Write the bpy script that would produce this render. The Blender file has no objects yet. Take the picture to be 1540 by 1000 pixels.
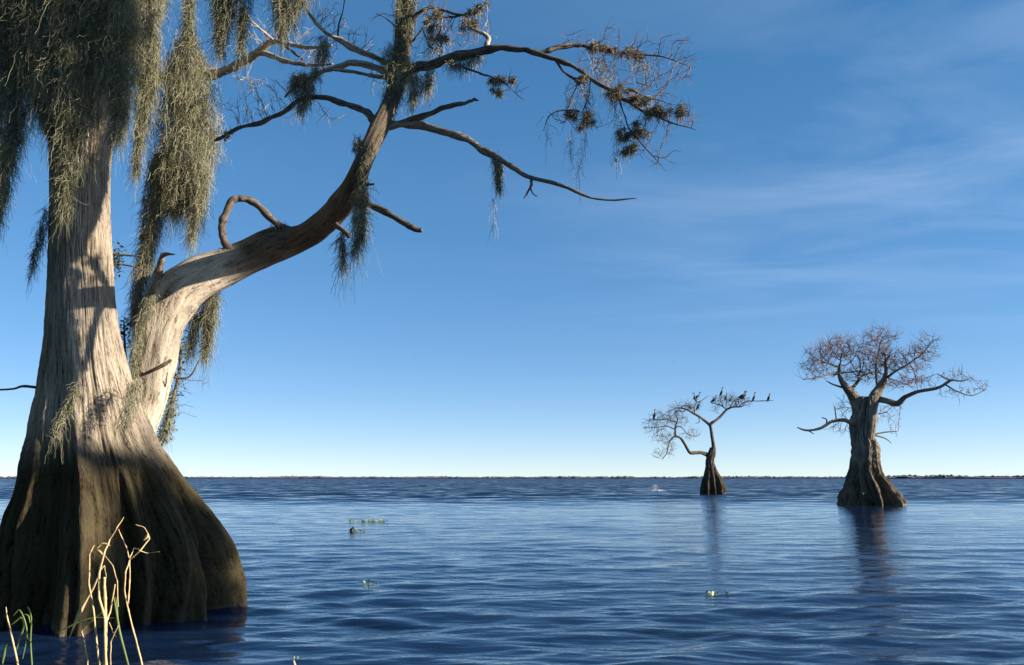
import bpy, math
import numpy as np
from mathutils import Vector, Matrix

R = math.radians
rng = np.random.default_rng(7)
scene = bpy.context.scene
col = scene.collection

# ------------------------------------------------------------------ camera
F_PX, CX, CY, CAM_H = 1250.0, 770.0, 500.0, 1.5
PITCH = math.atan(218.0 / F_PX)
cam_d = bpy.data.cameras.new('camera')
cam_d.sensor_width = 36.0
cam_d.lens = 36.0 * F_PX / 1540.0
cam_d.clip_start, cam_d.clip_end = 0.1, 20000.0
cam = bpy.data.objects.new('camera', cam_d)
col.objects.link(cam)
cam.location = (0, 0, CAM_H)
cam.rotation_euler = (R(90) + PITCH, 0, 0)
scene.camera = cam

# ------------------------------------------------------------------ sky and sun
SUN_AZ, SUN_EL = R(100), R(20)          # azimuth from +Y (view direction) towards +X
world = bpy.data.worlds.new('World')
scene.world = world
world.use_nodes = True
wt = world.node_tree
wt.nodes.clear()
def wn(t, **k):
    n = wt.nodes.new(t)
    for a, b in k.items(): setattr(n, a, b)
    return n
w_out = wn('ShaderNodeOutputWorld')
w_bg = wn('ShaderNodeBackground')
w_bg.inputs['Strength'].default_value = 0.138
sky = wn('ShaderNodeTexSky', sky_type='NISHITA', sun_disc=False, sun_elevation=SUN_EL, sun_rotation=SUN_AZ,
         altitude=0.0, air_density=0.55, dust_density=0.0, ozone_density=3.0)
hsv = wn('ShaderNodeHueSaturation')
hsv.inputs['Saturation'].default_value = 1.25
hsv.inputs['Hue'].default_value = 0.507
gam = wn('ShaderNodeGamma'); gam.inputs['Gamma'].default_value = 0.63
# thin cirrus: noise on a high flat layer, direction / height
geo = wn('ShaderNodeTexCoord')
sep = wn('ShaderNodeSeparateXYZ')
zc = wn('ShaderNodeMath', operation='MAXIMUM'); zc.inputs[1].default_value = 0.04
dx = wn('ShaderNodeMath', operation='DIVIDE'); dy = wn('ShaderNodeMath', operation='DIVIDE')
cmb = wn('ShaderNodeCombineXYZ')
mp = wn('ShaderNodeMapping'); mp.inputs['Rotation'].default_value = (0, 0, R(-32)); mp.inputs['Scale'].default_value = (0.5, 0.95, 1)
mp.inputs['Location'].default_value = (0.35, 0.62, 0)
cn = wn('ShaderNodeTexNoise'); cn.inputs['Scale'].default_value = 1.6; cn.inputs['Detail'].default_value = 7; cn.inputs['Roughness'].default_value = 0.55; cn.inputs['Distortion'].default_value = 0.5
cr = wn('ShaderNodeValToRGB'); cr.color_ramp.elements[0].position = 0.40; cr.color_ramp.elements[1].position = 0.80
mk = wn('ShaderNodeMapRange', interpolation_type='SMOOTHSTEP')     # cirrus bank lies on the +X side and goes on behind
mk.inputs['From Min'].default_value = -0.5; mk.inputs['From Max'].default_value = 1.6
mk.inputs['To Min'].default_value = 0.05; mk.inputs['To Max'].default_value = 1.0
mul = wn('ShaderNodeMath', operation='MULTIPLY'); mul2 = wn('ShaderNodeMath', operation='MULTIPLY'); mul2.inputs[1].default_value = 0.21
hm = wn('ShaderNodeMapRange', interpolation_type='SMOOTHSTEP')
hm.inputs['From Min'].default_value = 0.10; hm.inputs['From Max'].default_value = 0.34
hmul = wn('ShaderNodeMath', operation='MULTIPLY')
mix = wn('ShaderNodeMix', data_type='RGBA'); mix.inputs['B'].default_value = (3.7, 4.2, 4.9, 1)
L = wt.links.new
L(geo.outputs['Generated'], sep.inputs[0])
L(sep.outputs['Z'], zc.inputs[0])
L(sep.outputs['X'], dx.inputs[0]); L(zc.outputs[0], dx.inputs[1])
L(sep.outputs['Y'], dy.inputs[0]); L(zc.outputs[0], dy.inputs[1])
L(dx.outputs[0], cmb.inputs[0]); L(dy.outputs[0], cmb.inputs[1])
L(cmb.outputs[0], mp.inputs[0]); L(mp.outputs[0], cn.inputs['Vector'])
L(cn.outputs['Fac'], cr.inputs[0]); L(dx.outputs[0], mk.inputs['Value'])
L(cr.outputs[0], mul.inputs[0]); L(mk.outputs[0], mul.inputs[1]); L(mul.outputs[0], hmul.inputs[0]); L(sep.outputs['Z'], hm.inputs['Value']); L(hm.outputs[0], hmul.inputs[1]); L(hmul.outputs[0], mul2.inputs[0])
L(sky.outputs[0], hsv.inputs['Color']); L(hsv.outputs[0], gam.inputs['Color']); L(gam.outputs[0], mix.inputs['A']); L(mul2.outputs[0], mix.inputs['Factor'])
L(mix.outputs['Result'], w_bg.inputs['Color']); L(w_bg.outputs[0], w_out.inputs[0])

sun_d = bpy.data.lights.new('sun', 'SUN')
sun_d.energy, sun_d.angle, sun_d.color = 5.0, R(0.53), (1.0, 0.88, 0.73)
sun = bpy.data.objects.new('sun', sun_d)
col.objects.link(sun)
SUN_DIR = Vector((math.cos(SUN_EL) * math.sin(SUN_AZ), math.cos(SUN_EL) * math.cos(SUN_AZ), math.sin(SUN_EL)))
sun.rotation_euler = (-SUN_DIR).to_track_quat('-Z', 'Y').to_euler()

vs = scene.view_settings
vs.view_transform, vs.look, vs.exposure, vs.gamma = 'Standard', 'None', 1.15, 1.0
vs.use_curve_mapping = False
scene.cycles.max_bounces = 6
scene.cycles.diffuse_bounces = 3
scene.cycles.glossy_bounces = 3

# ------------------------------------------------------------------ helpers
def ray(x, y):
    u, v = (x - CX) / F_PX, (CY - y) / F_PX
    return np.array([u, math.cos(PITCH) - v * math.sin(PITCH), math.sin(PITCH) + v * math.cos(PITCH)])
def at(x, y, d):
    """world point seen at photo pixel (x, y) at forward distance d"""
    r = ray(x, y)
    return np.array([0, 0, CAM_H]) + r * (d / r[1])
def mpp(y, d):
    """metres per photo pixel at forward distance d"""
    return d / ray(CX, y)[1] / F_PX
def water_at(x, y):
    r = ray(x, y)
    return np.array([r[0], r[1], 0]) * (CAM_H / -r[2])

def pts(lst, d=None):
    """[(x, y, r_px[, depth])] -> positions (N,3), radii (N)"""
    P, Q = [], []
    for e in lst:
        dd = e[3] if len(e) > 3 else d
        P.append(at(e[0], e[1], dd)); Q.append(e[2] * mpp(e[1], dd))
    return np.array(P), np.array(Q)

def smooth(P, Q, n):
    """Catmull-Rom through P with radii Q, n steps each span"""
    A = np.column_stack([P, Q])
    A = np.vstack([2 * A[0] - A[1], A, 2 * A[-1] - A[-2]])
    t = np.linspace(0, 1, n, endpoint=False)[:, None]
    out = []
    for i in range(1, len(A) - 2):
        p0, p1, p2, p3 = A[i - 1], A[i], A[i + 1], A[i + 2]
        out.append(0.5 * (2 * p1 + (p2 - p0) * t + (2 * p0 - 5 * p1 + 4 * p2 - p3) * t ** 2 + (3 * p1 - p0 - 3 * p2 + p3) * t ** 3))
    out.append(A[-2][None])
    A = np.vstack(out)
    return A[:, :3], np.maximum(A[:, 3], 1e-4)

LAT = np.random.default_rng(3).random((128, 128))
def vnoise(u, v, seed=0, perx=0):
    """smooth lattice noise, periodic in u with period perx lattice cells"""
    iu, iv = np.floor(u).astype(int), np.floor(v).astype(int)
    fu, fv = u - iu, v - iv
    fu, fv = fu * fu * (3 - 2 * fu), fv * fv * (3 - 2 * fv)
    def g(a, b):
        if perx: a = a % perx
        return LAT[(a + seed * 37) % 128, (b + seed * 17) % 128]
    return (g(iu, iv) * (1 - fu) + g(iu + 1, iv) * fu) * (1 - fv) + (g(iu, iv + 1) * (1 - fu) + g(iu + 1, iv + 1) * fu) * fv

def mesh_np(name, V, Fq, uv=None, smooth_shade=True):
    """V (N,3), Fq (M,4) or (M,3) or a list of such arrays; uv per vertex (N,2)"""
    me = bpy.data.meshes.new(name)
    if not isinstance(Fq, (list, tuple)): Fq = [Fq]
    Fq = [f for f in Fq if len(f)]
    V = np.asarray(V, dtype=np.float32)
    me.vertices.add(len(V)); me.vertices.foreach_set('co', V.ravel())
    loops = np.concatenate([f.ravel() for f in Fq]).astype(np.int32)
    sizes = np.concatenate([np.full(len(f), f.shape[1]) for f in Fq])
    starts = np.concatenate([[0], np.cumsum(sizes)[:-1]]).astype(np.int32)
    me.loops.add(len(loops)); me.loops.foreach_set('vertex_index', loops)
    me.polygons.add(len(sizes)); me.polygons.foreach_set('loop_start', starts)
    me.polygons.foreach_set('use_smooth', np.full(len(sizes), smooth_shade))
    if uv is not None:
        ul = me.uv_layers.new(name='UVMap')
        ul.data.foreach_set('uv', np.asarray(uv, dtype=np.float32)[loops].ravel())
    me.update(calc_edges=True)
    return me

def obj(name, me, mat, parent=None, loc=None, label=None, cat=None, group=None, kind=None):
    o = bpy.data.objects.new(name, me)
    col.objects.link(o)
    if me is not None and mat is not None and not me.materials: me.materials.append(mat)
    if parent is not None: o.parent = parent
    if loc is not None: o.location = loc
    for k, v in (('label', label), ('category', cat), ('group', group), ('kind', kind)):
        if v: o[k] = v
    return o

class MB:
    """mesh builder: collects tubes, ribbons and faces into one mesh"""
    def __init__(s): s.V, s.Q, s.T, s.U, s.n = [], [], [], [], 0
    def add(s, V, Q=None, T=None, U=None):
        V = np.asarray(V, float)
        s.V.append(V); s.U.append(np.zeros((len(V), 2)) if U is None else U)
        if Q is not None and len(Q): s.Q.append(np.asarray(Q) + s.n)
        if T is not None and len(T): s.T.append(np.asarray(T) + s.n)
        s.n += len(V)
    def tube(s, P, Q, sides=10, rough=0.0, streak=7, seed=0, cap=True, flute=None):
        N = len(P)
        tan = np.gradient(P, axis=0); tan /= np.linalg.norm(tan, axis=1)[:, None] + 1e-9
        up = np.array([0, 1.0, 0.05]) if abs(tan[0][1]) < 0.9 else np.array([1.0, 0, 0])
        a = np.cross(tan[0], up); a /= np.linalg.norm(a)
        fr = []
        for i in range(N):
            a = a - tan[i] * np.dot(a, tan[i]); a /= np.linalg.norm(a)
            fr.append(a)
        A = np.array(fr); B = np.cross(tan, A)
        th = np.linspace(0, 2 * np.pi, sides + 1)
        ln = np.concatenate([[0], np.cumsum(np.linalg.norm(np.diff(P, axis=0), axis=1))])
        TH, LN = np.meshgrid(th, ln)
        rr = np.repeat(Q[:, None], sides + 1, 1)
        if rough:
            k = streak
            nz = vnoise(TH / (2 * np.pi) * k, LN / (Q.max() * 2.2 + 1e-6), seed, k) - .5
            nz2 = vnoise(TH / (2 * np.pi) * k * 3, LN / (Q.max() * .9 + 1e-6), seed + 5, k * 3) - .5
            lump = vnoise(LN * 0 + 3.3, LN / (Q.max() * 1.3 + 1e-6), seed + 9) - .5
            rr = rr * (1 + rough * (nz * 1.2 + nz2 * .6 + lump * .7))
        V = P[:, None, :] + rr[..., None] * (np.cos(TH)[..., None] * A[:, None, :] + np.sin(TH)[..., None] * B[:, None, :])
        idx = np.arange(N * (sides + 1)).reshape(N, sides + 1)
        q = np.stack([idx[:-1, :-1], idx[:-1, 1:], idx[1:, 1:], idx[1:, :-1]], -1).reshape(-1, 4)
        rm = Q.mean()
        U = np.stack([TH * rm, LN], -1).reshape(-1, 2)
        V = V.reshape(-1, 3)
        T = None
        if cap:
            c0, c1 = len(V), len(V) + 1
            V = np.vstack([V, P[0] - tan[0] * Q[0] * .3, P[-1] + tan[-1] * Q[-1] * .5])
            U = np.vstack([U, U[0], U[-2]])
            T = [(c0, idx[0, j + 1], idx[0, j]) for j in range(sides)] + [(c1, idx[-1, j], idx[-1, j + 1]) for j in range(sides)]
        s.add(V, q, T, U)
    def line(s, lst, d=None, n=6, sides=8, **k):
        P, Q = pts(lst, d); P, Q = smooth(P, Q, n)
        s.tube(P, Q, sides, **k); return P, Q
    def segs(s, A, B, ra, rb, sides=3):
        """many separate tapered sticks A->B"""
        A, B = np.asarray(A), np.asarray(B); N = len(A)
        if not N: return
        t = B - A; ln = np.linalg.norm(t, axis=1)[:, None] + 1e-9; t = t / ln
        h = np.where(np.abs(t[:, 2:3]) < .9, [[0, 0, 1.0]], [[1.0, 0, 0]])
        u = np.cross(t, h); u /= np.linalg.norm(u, axis=1)[:, None]; v = np.cross(t, u)
        th = np.arange(sides) * 2 * np.pi / sides
        ring = np.cos(th)[None, :, None] * u[:, None] + np.sin(th)[None, :, None] * v[:, None]
        V = np.concatenate([A[:, None] + ring * np.asarray(ra)[:, None, None], B[:, None] + ring * np.asarray(rb)[:, None, None]], 1).reshape(-1, 3)
        b = np.arange(N)[:, None] * 2 * sides
        q = []
        for j in range(sides):
            k = (j + 1) % sides
            q.append(np.column_stack([b + j, b + k, b + sides + k, b + sides + j]))
        U = np.zeros((len(V), 2)); U[:, 0] = np.tile(np.concatenate([th, th]), N) * .02
        U[:, 1] = np.repeat(np.arange(2 * N), sides) * .37 % 5
        s.add(V, np.vstack(q), None, U)
    def ribbons(s, P, W):
        """P (N,K,3) strand points, W (K,) or (N,K) half widths"""
        N, K, _ = P.shape
        sd = rng.normal(size=(N, 1, 3)); t = P[:, -1:] - P[:, :1]
        sd = np.cross(np.broadcast_to(sd, t.shape), t); sd /= np.linalg.norm(sd, axis=2)[..., None] + 1e-9
        W = np.broadcast_to(W, (N, K))[..., None]
        V = np.stack([P - sd * W, P + sd * W], 2).reshape(-1, 3)
        i = (np.arange(N)[:, None] * K + np.arange(K - 1)[None]).ravel() * 2
        s.add(V, np.column_stack([i, i + 1, i + 3, i + 2]))
    def build(s, name, mat, parent=None, base=(0, 0, 0), uv=True, shade=True, **k):
        V = np.vstack(s.V) - np.asarray(base)
        fs = []
        if s.Q: fs.append(np.vstack(s.Q))
        if s.T: fs.append(np.vstack(s.T))
        me = mesh_np(name, V, fs, np.vstack(s.U) if uv else None, shade)
        loc = None if parent is not None else tuple(base)
        return obj(name, me, mat, parent, loc, **k)

def root(name, loc, label, cat, group=None):
    o = bpy.data.objects.new(name, None); col.objects.link(o)
    o.empty_display_size = .2
    o.location = loc; o['label'] = label; o['category'] = cat
    if group: o['group'] = group
    return o

# ------------------------------------------------------------------ materials
def material(name):
    m = bpy.data.materials.new(name); m.use_nodes = True
    nt = m.node_tree; b = nt.nodes['Principled BSDF']
    def n(t, **k):
        x = nt.nodes.new(t)
        for a, v in k.items(): setattr(x, a, v)
        return x
    return m, nt, b, n, nt.links.new

def ramp(nd, stops):
    e = nd.color_ramp.elements
    while len(e) < len(stops): e.new(.5)
    for i, (p, c) in enumerate(stops):
        e[i].position = p; e[i].color = (*c, 1)

def bark(name, light, mid, dark, stain=None, stain_top=2.1, su=26, sv=1.6, bump=.6, bdist=.02, shade_tint=None):
    m, nt, b, n, l = material(name)
    uv = n('ShaderNodeUVMap'); uv.uv_map = 'UVMap'
    mp = n('ShaderNodeMapping'); mp.inputs['Scale'].default_value = (su, sv, 1)
    l(uv.outputs[0], mp.inputs[0])
    n1 = n('ShaderNodeTexNoise'); n1.inputs['Scale'].default_value = 1; n1.inputs['Detail'].default_value = 5; n1.inputs['Roughness'].default_value = .6; n1.inputs['Distortion'].default_value = .35
    l(mp.outputs[0], n1.inputs['Vector'])
    tc = n('ShaderNodeTexCoord')
    n2 = n('ShaderNodeTexNoise'); n2.inputs['Scale'].default_value = 1.7; n2.inputs['Detail'].default_value = 4
    l(tc.outputs['Object'], n2.inputs['Vector'])
    mp3 = n('ShaderNodeMapping'); mp3.inputs['Scale'].default_value = (su * 2.6, sv * 7, 1); l(uv.outputs[0], mp3.inputs[0])
    n3 = n('ShaderNodeTexNoise'); n3.inputs['Scale'].default_value = 1; n3.inputs['Detail'].default_value = 4; n3.inputs['Roughness'].default_value = .65
    l(mp3.outputs[0], n3.inputs['Vector'])
    mxn = n('ShaderNodeMix', data_type='FLOAT'); mxn.inputs['Factor'].default_value = .38
    l(n1.outputs['Fac'], mxn.inputs['A']); l(n3.outputs['Fac'], mxn.inputs['B'])
    r1 = n('ShaderNodeValToRGB'); ramp(r1, [(.37, dark), (.47, mid), (.62, light)])
    l(mxn.outputs['Result'], r1.inputs[0])
    mx = n('ShaderNodeMix', data_type='RGBA', blend_type='MULTIPLY'); mx.inputs['Factor'].default_value = .55
    r2 = n('ShaderNodeValToRGB'); ramp(r2, [(.32, (.5, .48, .42)), (.62, (1, 1, 1))])
    l(n2.outputs['Fac'], r2.inputs[0]); l(r1.outputs[0], mx.inputs['A']); l(r2.outputs[0], mx.inputs['B'])
    out = mx.outputs['Result']
    if shade_tint:                       # (length from, length to, tint): beyond it darker bark, with the limb's shade painted into its colour
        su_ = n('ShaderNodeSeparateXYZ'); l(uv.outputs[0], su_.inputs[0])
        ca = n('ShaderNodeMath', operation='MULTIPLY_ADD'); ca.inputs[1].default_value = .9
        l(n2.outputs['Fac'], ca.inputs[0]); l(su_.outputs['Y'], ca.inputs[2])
        cm = n('ShaderNodeMapRange', interpolation_type='SMOOTHSTEP'); cm.inputs['From Min'].default_value = shade_tint[0] + .45; cm.inputs['From Max'].default_value = shade_tint[1] + .45
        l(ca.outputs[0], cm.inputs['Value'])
        c2 = n('ShaderNodeMix', data_type='RGBA', blend_type='MULTIPLY'); c2.inputs['B'].default_value = (*shade_tint[2], 1)
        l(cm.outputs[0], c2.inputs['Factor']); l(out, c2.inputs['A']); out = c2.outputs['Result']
    if stain:
        sp = n('ShaderNodeSeparateXYZ'); l(tc.outputs['Object'], sp.inputs[0])
        ad = n('ShaderNodeMath', operation='MULTIPLY_ADD'); ad.inputs[1].default_value = -1.0
        l(n1.outputs['Fac'], ad.inputs[0]); l(sp.outputs['Z'], ad.inputs[2])
        mr = n('ShaderNodeMapRange', interpolation_type='SMOOTHSTEP')
        mr.inputs['From Min'].default_value = stain_top - .75; mr.inputs['From Max'].default_value = stain_top
        mr.inputs['To Min'].default_value = 1; mr.inputs['To Max'].default_value = 0
        l(ad.outputs[0], mr.inputs['Value'])
        m2 = n('ShaderNodeMix', data_type='RGBA', blend_type='MULTIPLY'); m2.inputs['B'].default_value = (*stain, 1)
        l(mr.outputs[0], m2.inputs['Factor']); l(out, m2.inputs['A']); out = m2.outputs['Result']
        m3 = n('ShaderNodeMapRange', interpolation_type='SMOOTHSTEP')      # wet band at the waterline
        m3.inputs['From Min'].default_value = .0; m3.inputs['From Max'].default_value = .16
        m3.inputs['To Min'].default_value = .3; m3.inputs['To Max'].default_value = .92
        l(sp.outputs['Z'], m3.inputs['Value']); l(m3.outputs[0], b.inputs['Roughness'])
    else:
        b.inputs['Roughness'].default_value = .9
    l(out, b.inputs['Base Color'])
    b.inputs['Specular IOR Level'].default_value = .2
    bp = n('ShaderNodeBump'); bp.inputs['Strength'].default_value = bump; bp.inputs['Distance'].default_value = bdist
    l(mxn.outputs['Result'], bp.inputs['Height']); l(bp.outputs[0], b.inputs['Normal'])
    return m

def plain(name, c, c2=None, rough=.8, scale=30, spec=.3, trans=0):
    """two-tone procedural colour, a shade for every loose piece plus noise"""
    m, nt, b, n, l = material(name)
    c2 = c2 or tuple(x * .6 for x in c)
    tc = n('ShaderNodeTexCoord'); g = n('ShaderNodeNewGeometry')
    nz = n('ShaderNodeTexNoise'); nz.inputs['Scale'].default_value = scale; nz.inputs['Detail'].default_value = 3
    l(tc.outputs['Object'], nz.inputs['Vector'])
    ad = n('ShaderNodeMath', operation='MULTIPLY_ADD'); ad.inputs[1].default_value = .55
    l(g.outputs['Random Per Island'], ad.inputs[0]); l(nz.outputs['Fac'], ad.inputs[2])
    r = n('ShaderNodeValToRGB'); ramp(r, [(.45, c2), (1.0, c)])
    l(ad.outputs[0], r.inputs[0]); l(r.outputs[0], b.inputs['Base Color'])
    b.inputs['Roughness'].default_value = rough; b.inputs['Specular IOR Level'].default_value = spec
    return m

M_TRUNK = bark('cypress bark', (.54, .47, .37), (.36, .295, .225), (.045, .034, .026), stain=(.145, .135, .088), stain_top=1.75, su=34, sv=2.4, bump=1.0, bdist=.05)
M_LIMB = bark('pale limb bark', (.60, .53, .42), (.43, .36, .275), (.08, .06, .045), su=30, sv=3.2, bump=.9, bdist=.03)
M_STEM = bark('bare stem wood with painted shade', (.62, .545, .43), (.44, .37, .285), (.08, .06, .045), su=30, sv=3.2, bump=.9, bdist=.03, shade_tint=(2.9, 3.2, (.34, .32, .29)))  # the limb's shade past the elbow is tinted into this bark
M_BRANCH = bark('grey branch bark', (.25, .215, .175), (.125, .10, .08), (.035, .028, .023), su=60, sv=7, bump=.5, bdist=.006)
M_MID = bark('weathered branch bark', (.42, .37, .30), (.26, .215, .17), (.06, .048, .04), su=60, sv=7, bump=.6, bdist=.008)
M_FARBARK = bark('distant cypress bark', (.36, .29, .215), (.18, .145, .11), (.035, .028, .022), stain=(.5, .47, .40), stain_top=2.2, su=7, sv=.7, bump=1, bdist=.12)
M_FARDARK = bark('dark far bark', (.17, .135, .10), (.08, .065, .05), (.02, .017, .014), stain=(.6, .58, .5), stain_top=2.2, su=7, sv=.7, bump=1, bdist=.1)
M_PALETWIG = plain('pale bare twigs', (.48, .43, .36), (.22, .18, .15))
M_TWIG = plain('bare twigs', (.24, .18, .145), (.10, .07, .055))
M_FTWIG = plain('grey far twigs', (.20, .17, .15), (.075, .062, .055))
M_RTWIG = plain('reddish bare twigs', (.22, .125, .09), (.10, .06, .045))
M_MOSS = plain('spanish moss', (.33, .315, .205), (.12, .12, .072), scale=3.5, rough=.95, spec=.1)
M_WISP = plain('pale moss wisps', (.42, .39, .31), (.25, .23, .17), scale=5, rough=.95, spec=.1)
M_AIR = plain('air plant blades', (.42, .36, .25), (.15, .12, .07), scale=8, rough=.9, spec=.1)
M_REED = plain('dry reed', (.62, .47, .24), (.38, .27, .12), scale=9, rough=.6)
M_GREEN = plain('green blade', (.14, .20, .05), (.06, .10, .025), scale=9, rough=.5)
M_LEAF = plain('dark vine leaves', (.07, .085, .035), (.03, .04, .018), scale=9, rough=.5)
M_BIRD = plain('cormorant feathers', (.035, .033, .034), (.014, .013, .015), scale=6, rough=.55)
M_FAR = plain('far bare woods', (.20, .17, .165), (.12, .105, .105), scale=.02, rough=1, spec=0)
M_SPRAY = plain('white spray', (.85, .87, .9), (.7, .74, .8), rough=.4)
M_FLOAT = plain('floating leaves', (.30, .36, .08), (.10, .16, .03), scale=20, rough=.4)

# ------------------------------------------------------------------ water
def make_water():
    wr = np.random.default_rng(21)
    ang = np.concatenate([np.linspace(-180, -52, 26)[:-1], np.linspace(-52, -36, 40)[:-1], np.linspace(-36, 36, 350)[:-1], np.linspace(36, 52, 40)[:-1], np.linspace(52, 180, 26)[:-1]])
    A = np.radians(ang)
    near = 4.0 * np.exp(np.arange(0, 690) * .0045)          # to about 90 m
    far = near[-1] * np.exp(np.linspace(0.03, math.log(9000 / near[-1]), 60))
    Rr = np.concatenate([[.5, 1.5, 3.0], near, far])
    rr, aa = np.meshgrid(Rr, A, indexing='ij')
    x, y = rr * np.sin(aa), rr * np.cos(aa)
    z = np.zeros_like(x)
    dr = np.maximum(rr * .0045, .012)
    M = 90
    lam = np.exp(wr.uniform(math.log(.17), math.log(1.9), M))
    th = np.radians(wr.normal(4, 19, M))
    # a second, shorter train running off the shore to the right
    th[::6] = np.radians(wr.normal(-38, 9, len(th[::6])))
    k = 2 * np.pi / lam
    slope = .0118 * (lam / 1.0) ** -.12
    gx, gy = np.sin(th), np.cos(th)
    # uneven wind: patches of more and less chop
    patch = vnoise(x / 5.5 + 40, y / 9.0 + 40, 4) * .7 + vnoise(x / 1.9 + 40, y / 2.6 + 40, 6) * .5
    gain = (.5 + .8 * patch) * (.50 + .85 * np.clip((22 - rr) / 14, 0, 1))
    fade = np.clip((120 - rr) / 60, 0, 1)
    inview = np.clip((52 - np.abs(np.degrees(aa))) / 10, 0, 1)
    for i in range(M):
        att = np.exp(-(2.4 * dr / lam[i]) ** 2)
        ph = k[i] * (gx[i] * x + gy[i] * y) + wr.uniform(0, 6.28)
        z += slope[i] / k[i] * np.sin(ph) * att
    z *= gain * fade * inview
    V = np.stack([x, y, z], -1).reshape(-1, 3)
    nr, na = x.shape
    i = np.arange(nr * na).reshape(nr, na)
    j = np.roll(i, -1, axis=1)
    q = np.stack([i[:-1], i[1:], j[1:], j[:-1]], -1).reshape(-1, 4)
    c = len(V); V = np.vstack([V, [0, 0, 0]])
    t = np.column_stack([np.full(na, c), i[0], j[0]])
    me = mesh_np('water', V, [q, t])
    m, nt, b, n, l = material('lake water')
    b.inputs['Base Color'].default_value = (.006, .017, .048, 1)
    b.inputs['Roughness'].default_value = .04
    b.inputs['IOR'].default_value = 1.333
    g = n('ShaderNodeNewGeometry')
    mp = n('ShaderNodeMapping'); mp.inputs['Scale'].default_value = (2.6, 7.5, 1); mp.inputs['Rotation'].default_value = (0, 0, R(8))
    l(g.outputs['Position'], mp.inputs[0])
    n1 = n('ShaderNodeTexNoise'); n1.inputs['Scale'].default_value = 1.0; n1.inputs['Detail'].default_value = 3.0; n1.inputs['Roughness'].default_value = .5
    l(mp.outputs[0], n1.inputs['Vector'])
    mp2 = n('ShaderNodeMapping'); mp2.inputs['Scale'].default_value = (.35, 1.1, 1); mp2.inputs['Rotation'].default_value = (0, 0, R(-5))
    l(g.outputs['Position'], mp2.inputs[0])
    n2 = n('ShaderNodeTexNoise'); n2.inputs['Scale'].default_value = 1.0; n2.inputs['Detail'].default_value = 3.0
    l(mp2.outputs[0], n2.inputs['Vector'])
    # the open lake beyond the sheltered shallows is ruffled harder
    sp = n('ShaderNodeSeparateXYZ'); l(g.outputs['Position'], sp.inputs[0])
    wind = n('ShaderNodeMapRange', interpolation_type='SMOOTHSTEP')
    wind.inputs['From Min'].default_value = 38; wind.inputs['From Max'].default_value = 75
    wind.inputs['To Min'].default_value = 0; wind.inputs['To Max'].default_value = 1
    l(sp.outputs['Y'], wind.inputs['Value'])
    b1 = n('ShaderNodeBump'); b1.inputs['Strength'].default_value = 1; b1.inputs['Distance'].default_value = .015
    l(n1.outputs['Fac'], b1.inputs['Height'])
    # unresolved chop: slopes taken straight from noise, strong on the open lake
    sub = n('ShaderNodeVectorMath', operation='SUBTRACT'); sub.inputs[1].default_value = (.5, .66, .5)
    l(n2.outputs['Color'], sub.inputs[0])
    amp = n('ShaderNodeMapRange'); amp.inputs['To Min'].default_value = .12; amp.inputs['To Max'].default_value = 1.5
    l(wind.outputs[0], amp.inputs['Value'])
    flat = n('ShaderNodeVectorMath', operation='MULTIPLY'); flat.inputs[1].default_value = (.5, 1, 0)
    l(sub.outputs[0], flat.inputs[0])
    sc = n('ShaderNodeVectorMath', operation='SCALE'); l(flat.outputs[0], sc.inputs[0]); l(amp.outputs[0], sc.inputs['Scale'])
    add = n('ShaderNodeVectorMath', operation='ADD'); l(b1.outputs[0], add.inputs[0]); l(sc.outputs[0], add.inputs[1])
    nrm = n('ShaderNodeVectorMath', operation='NORMALIZE'); l(add.outputs[0], nrm.inputs[0]); l(nrm.outputs[0], b.inputs['Normal'])
    obj('water', me, m, kind='structure')
make_water()

# ------------------------------------------------------------------ far shore
def far_wood(name, az0, az1, dist, hgt, count, seed, label):
    r = np.random.default_rng(seed); mb = MB()
    oc = np.array([[1, 0, 0], [-1, 0, 0], [0, 1, 0], [0, -1, 0], [0, 0, 1], [0, 0, -1.0]])
    tri = np.array([[0, 2, 4], [2, 1, 4], [1, 3, 4], [3, 0, 4], [2, 0, 5], [1, 2, 5], [3, 1, 5], [0, 3, 5]])
    for i in range(count):
        a = R(r.uniform(az0, az1)); d = dist * r.uniform(1, 1.12)
        h = hgt * (.45 + 1.1 * r.random() ** 3) * (.75 + .5 * float(vnoise(np.array([math.degrees(a) * .8 + 60]), np.array([.3]), seed)[0]))
        w = hgt * r.uniform(1.2, 3.0)
        V = oc * [w, w, h * .55] * r.uniform(.75, 1.2, (6, 1)) + [d * math.sin(a), d * math.cos(a), h * .45]
        mb.add(V, None, tri)
    mb.build(name, M_FAR, uv=False, shade=False, kind='stuff', label=label, cat='treeline')
far_wood('far_treeline', -58, 26, 2900, 5.5, 6500, 5, 'low brownish strip of far woods along the horizon')
far_wood('headland_treeline', 22, 55, 1900, 5.0, 3000, 6, 'slightly taller wooded headland on the right of the horizon')

# ------------------------------------------------------------------ great cypress in the foreground
D0 = 10.0
AX = at(152, 905, D0)                         # axis at the waterline
BASE = (float(AX[0]), D0, 0.0)
cyp = root('cypress_tree', BASE, 'huge flared cypress trunk draped in moss, standing in water nearest the viewer', 'tree', 'bald cypresses standing in the lake')

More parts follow.
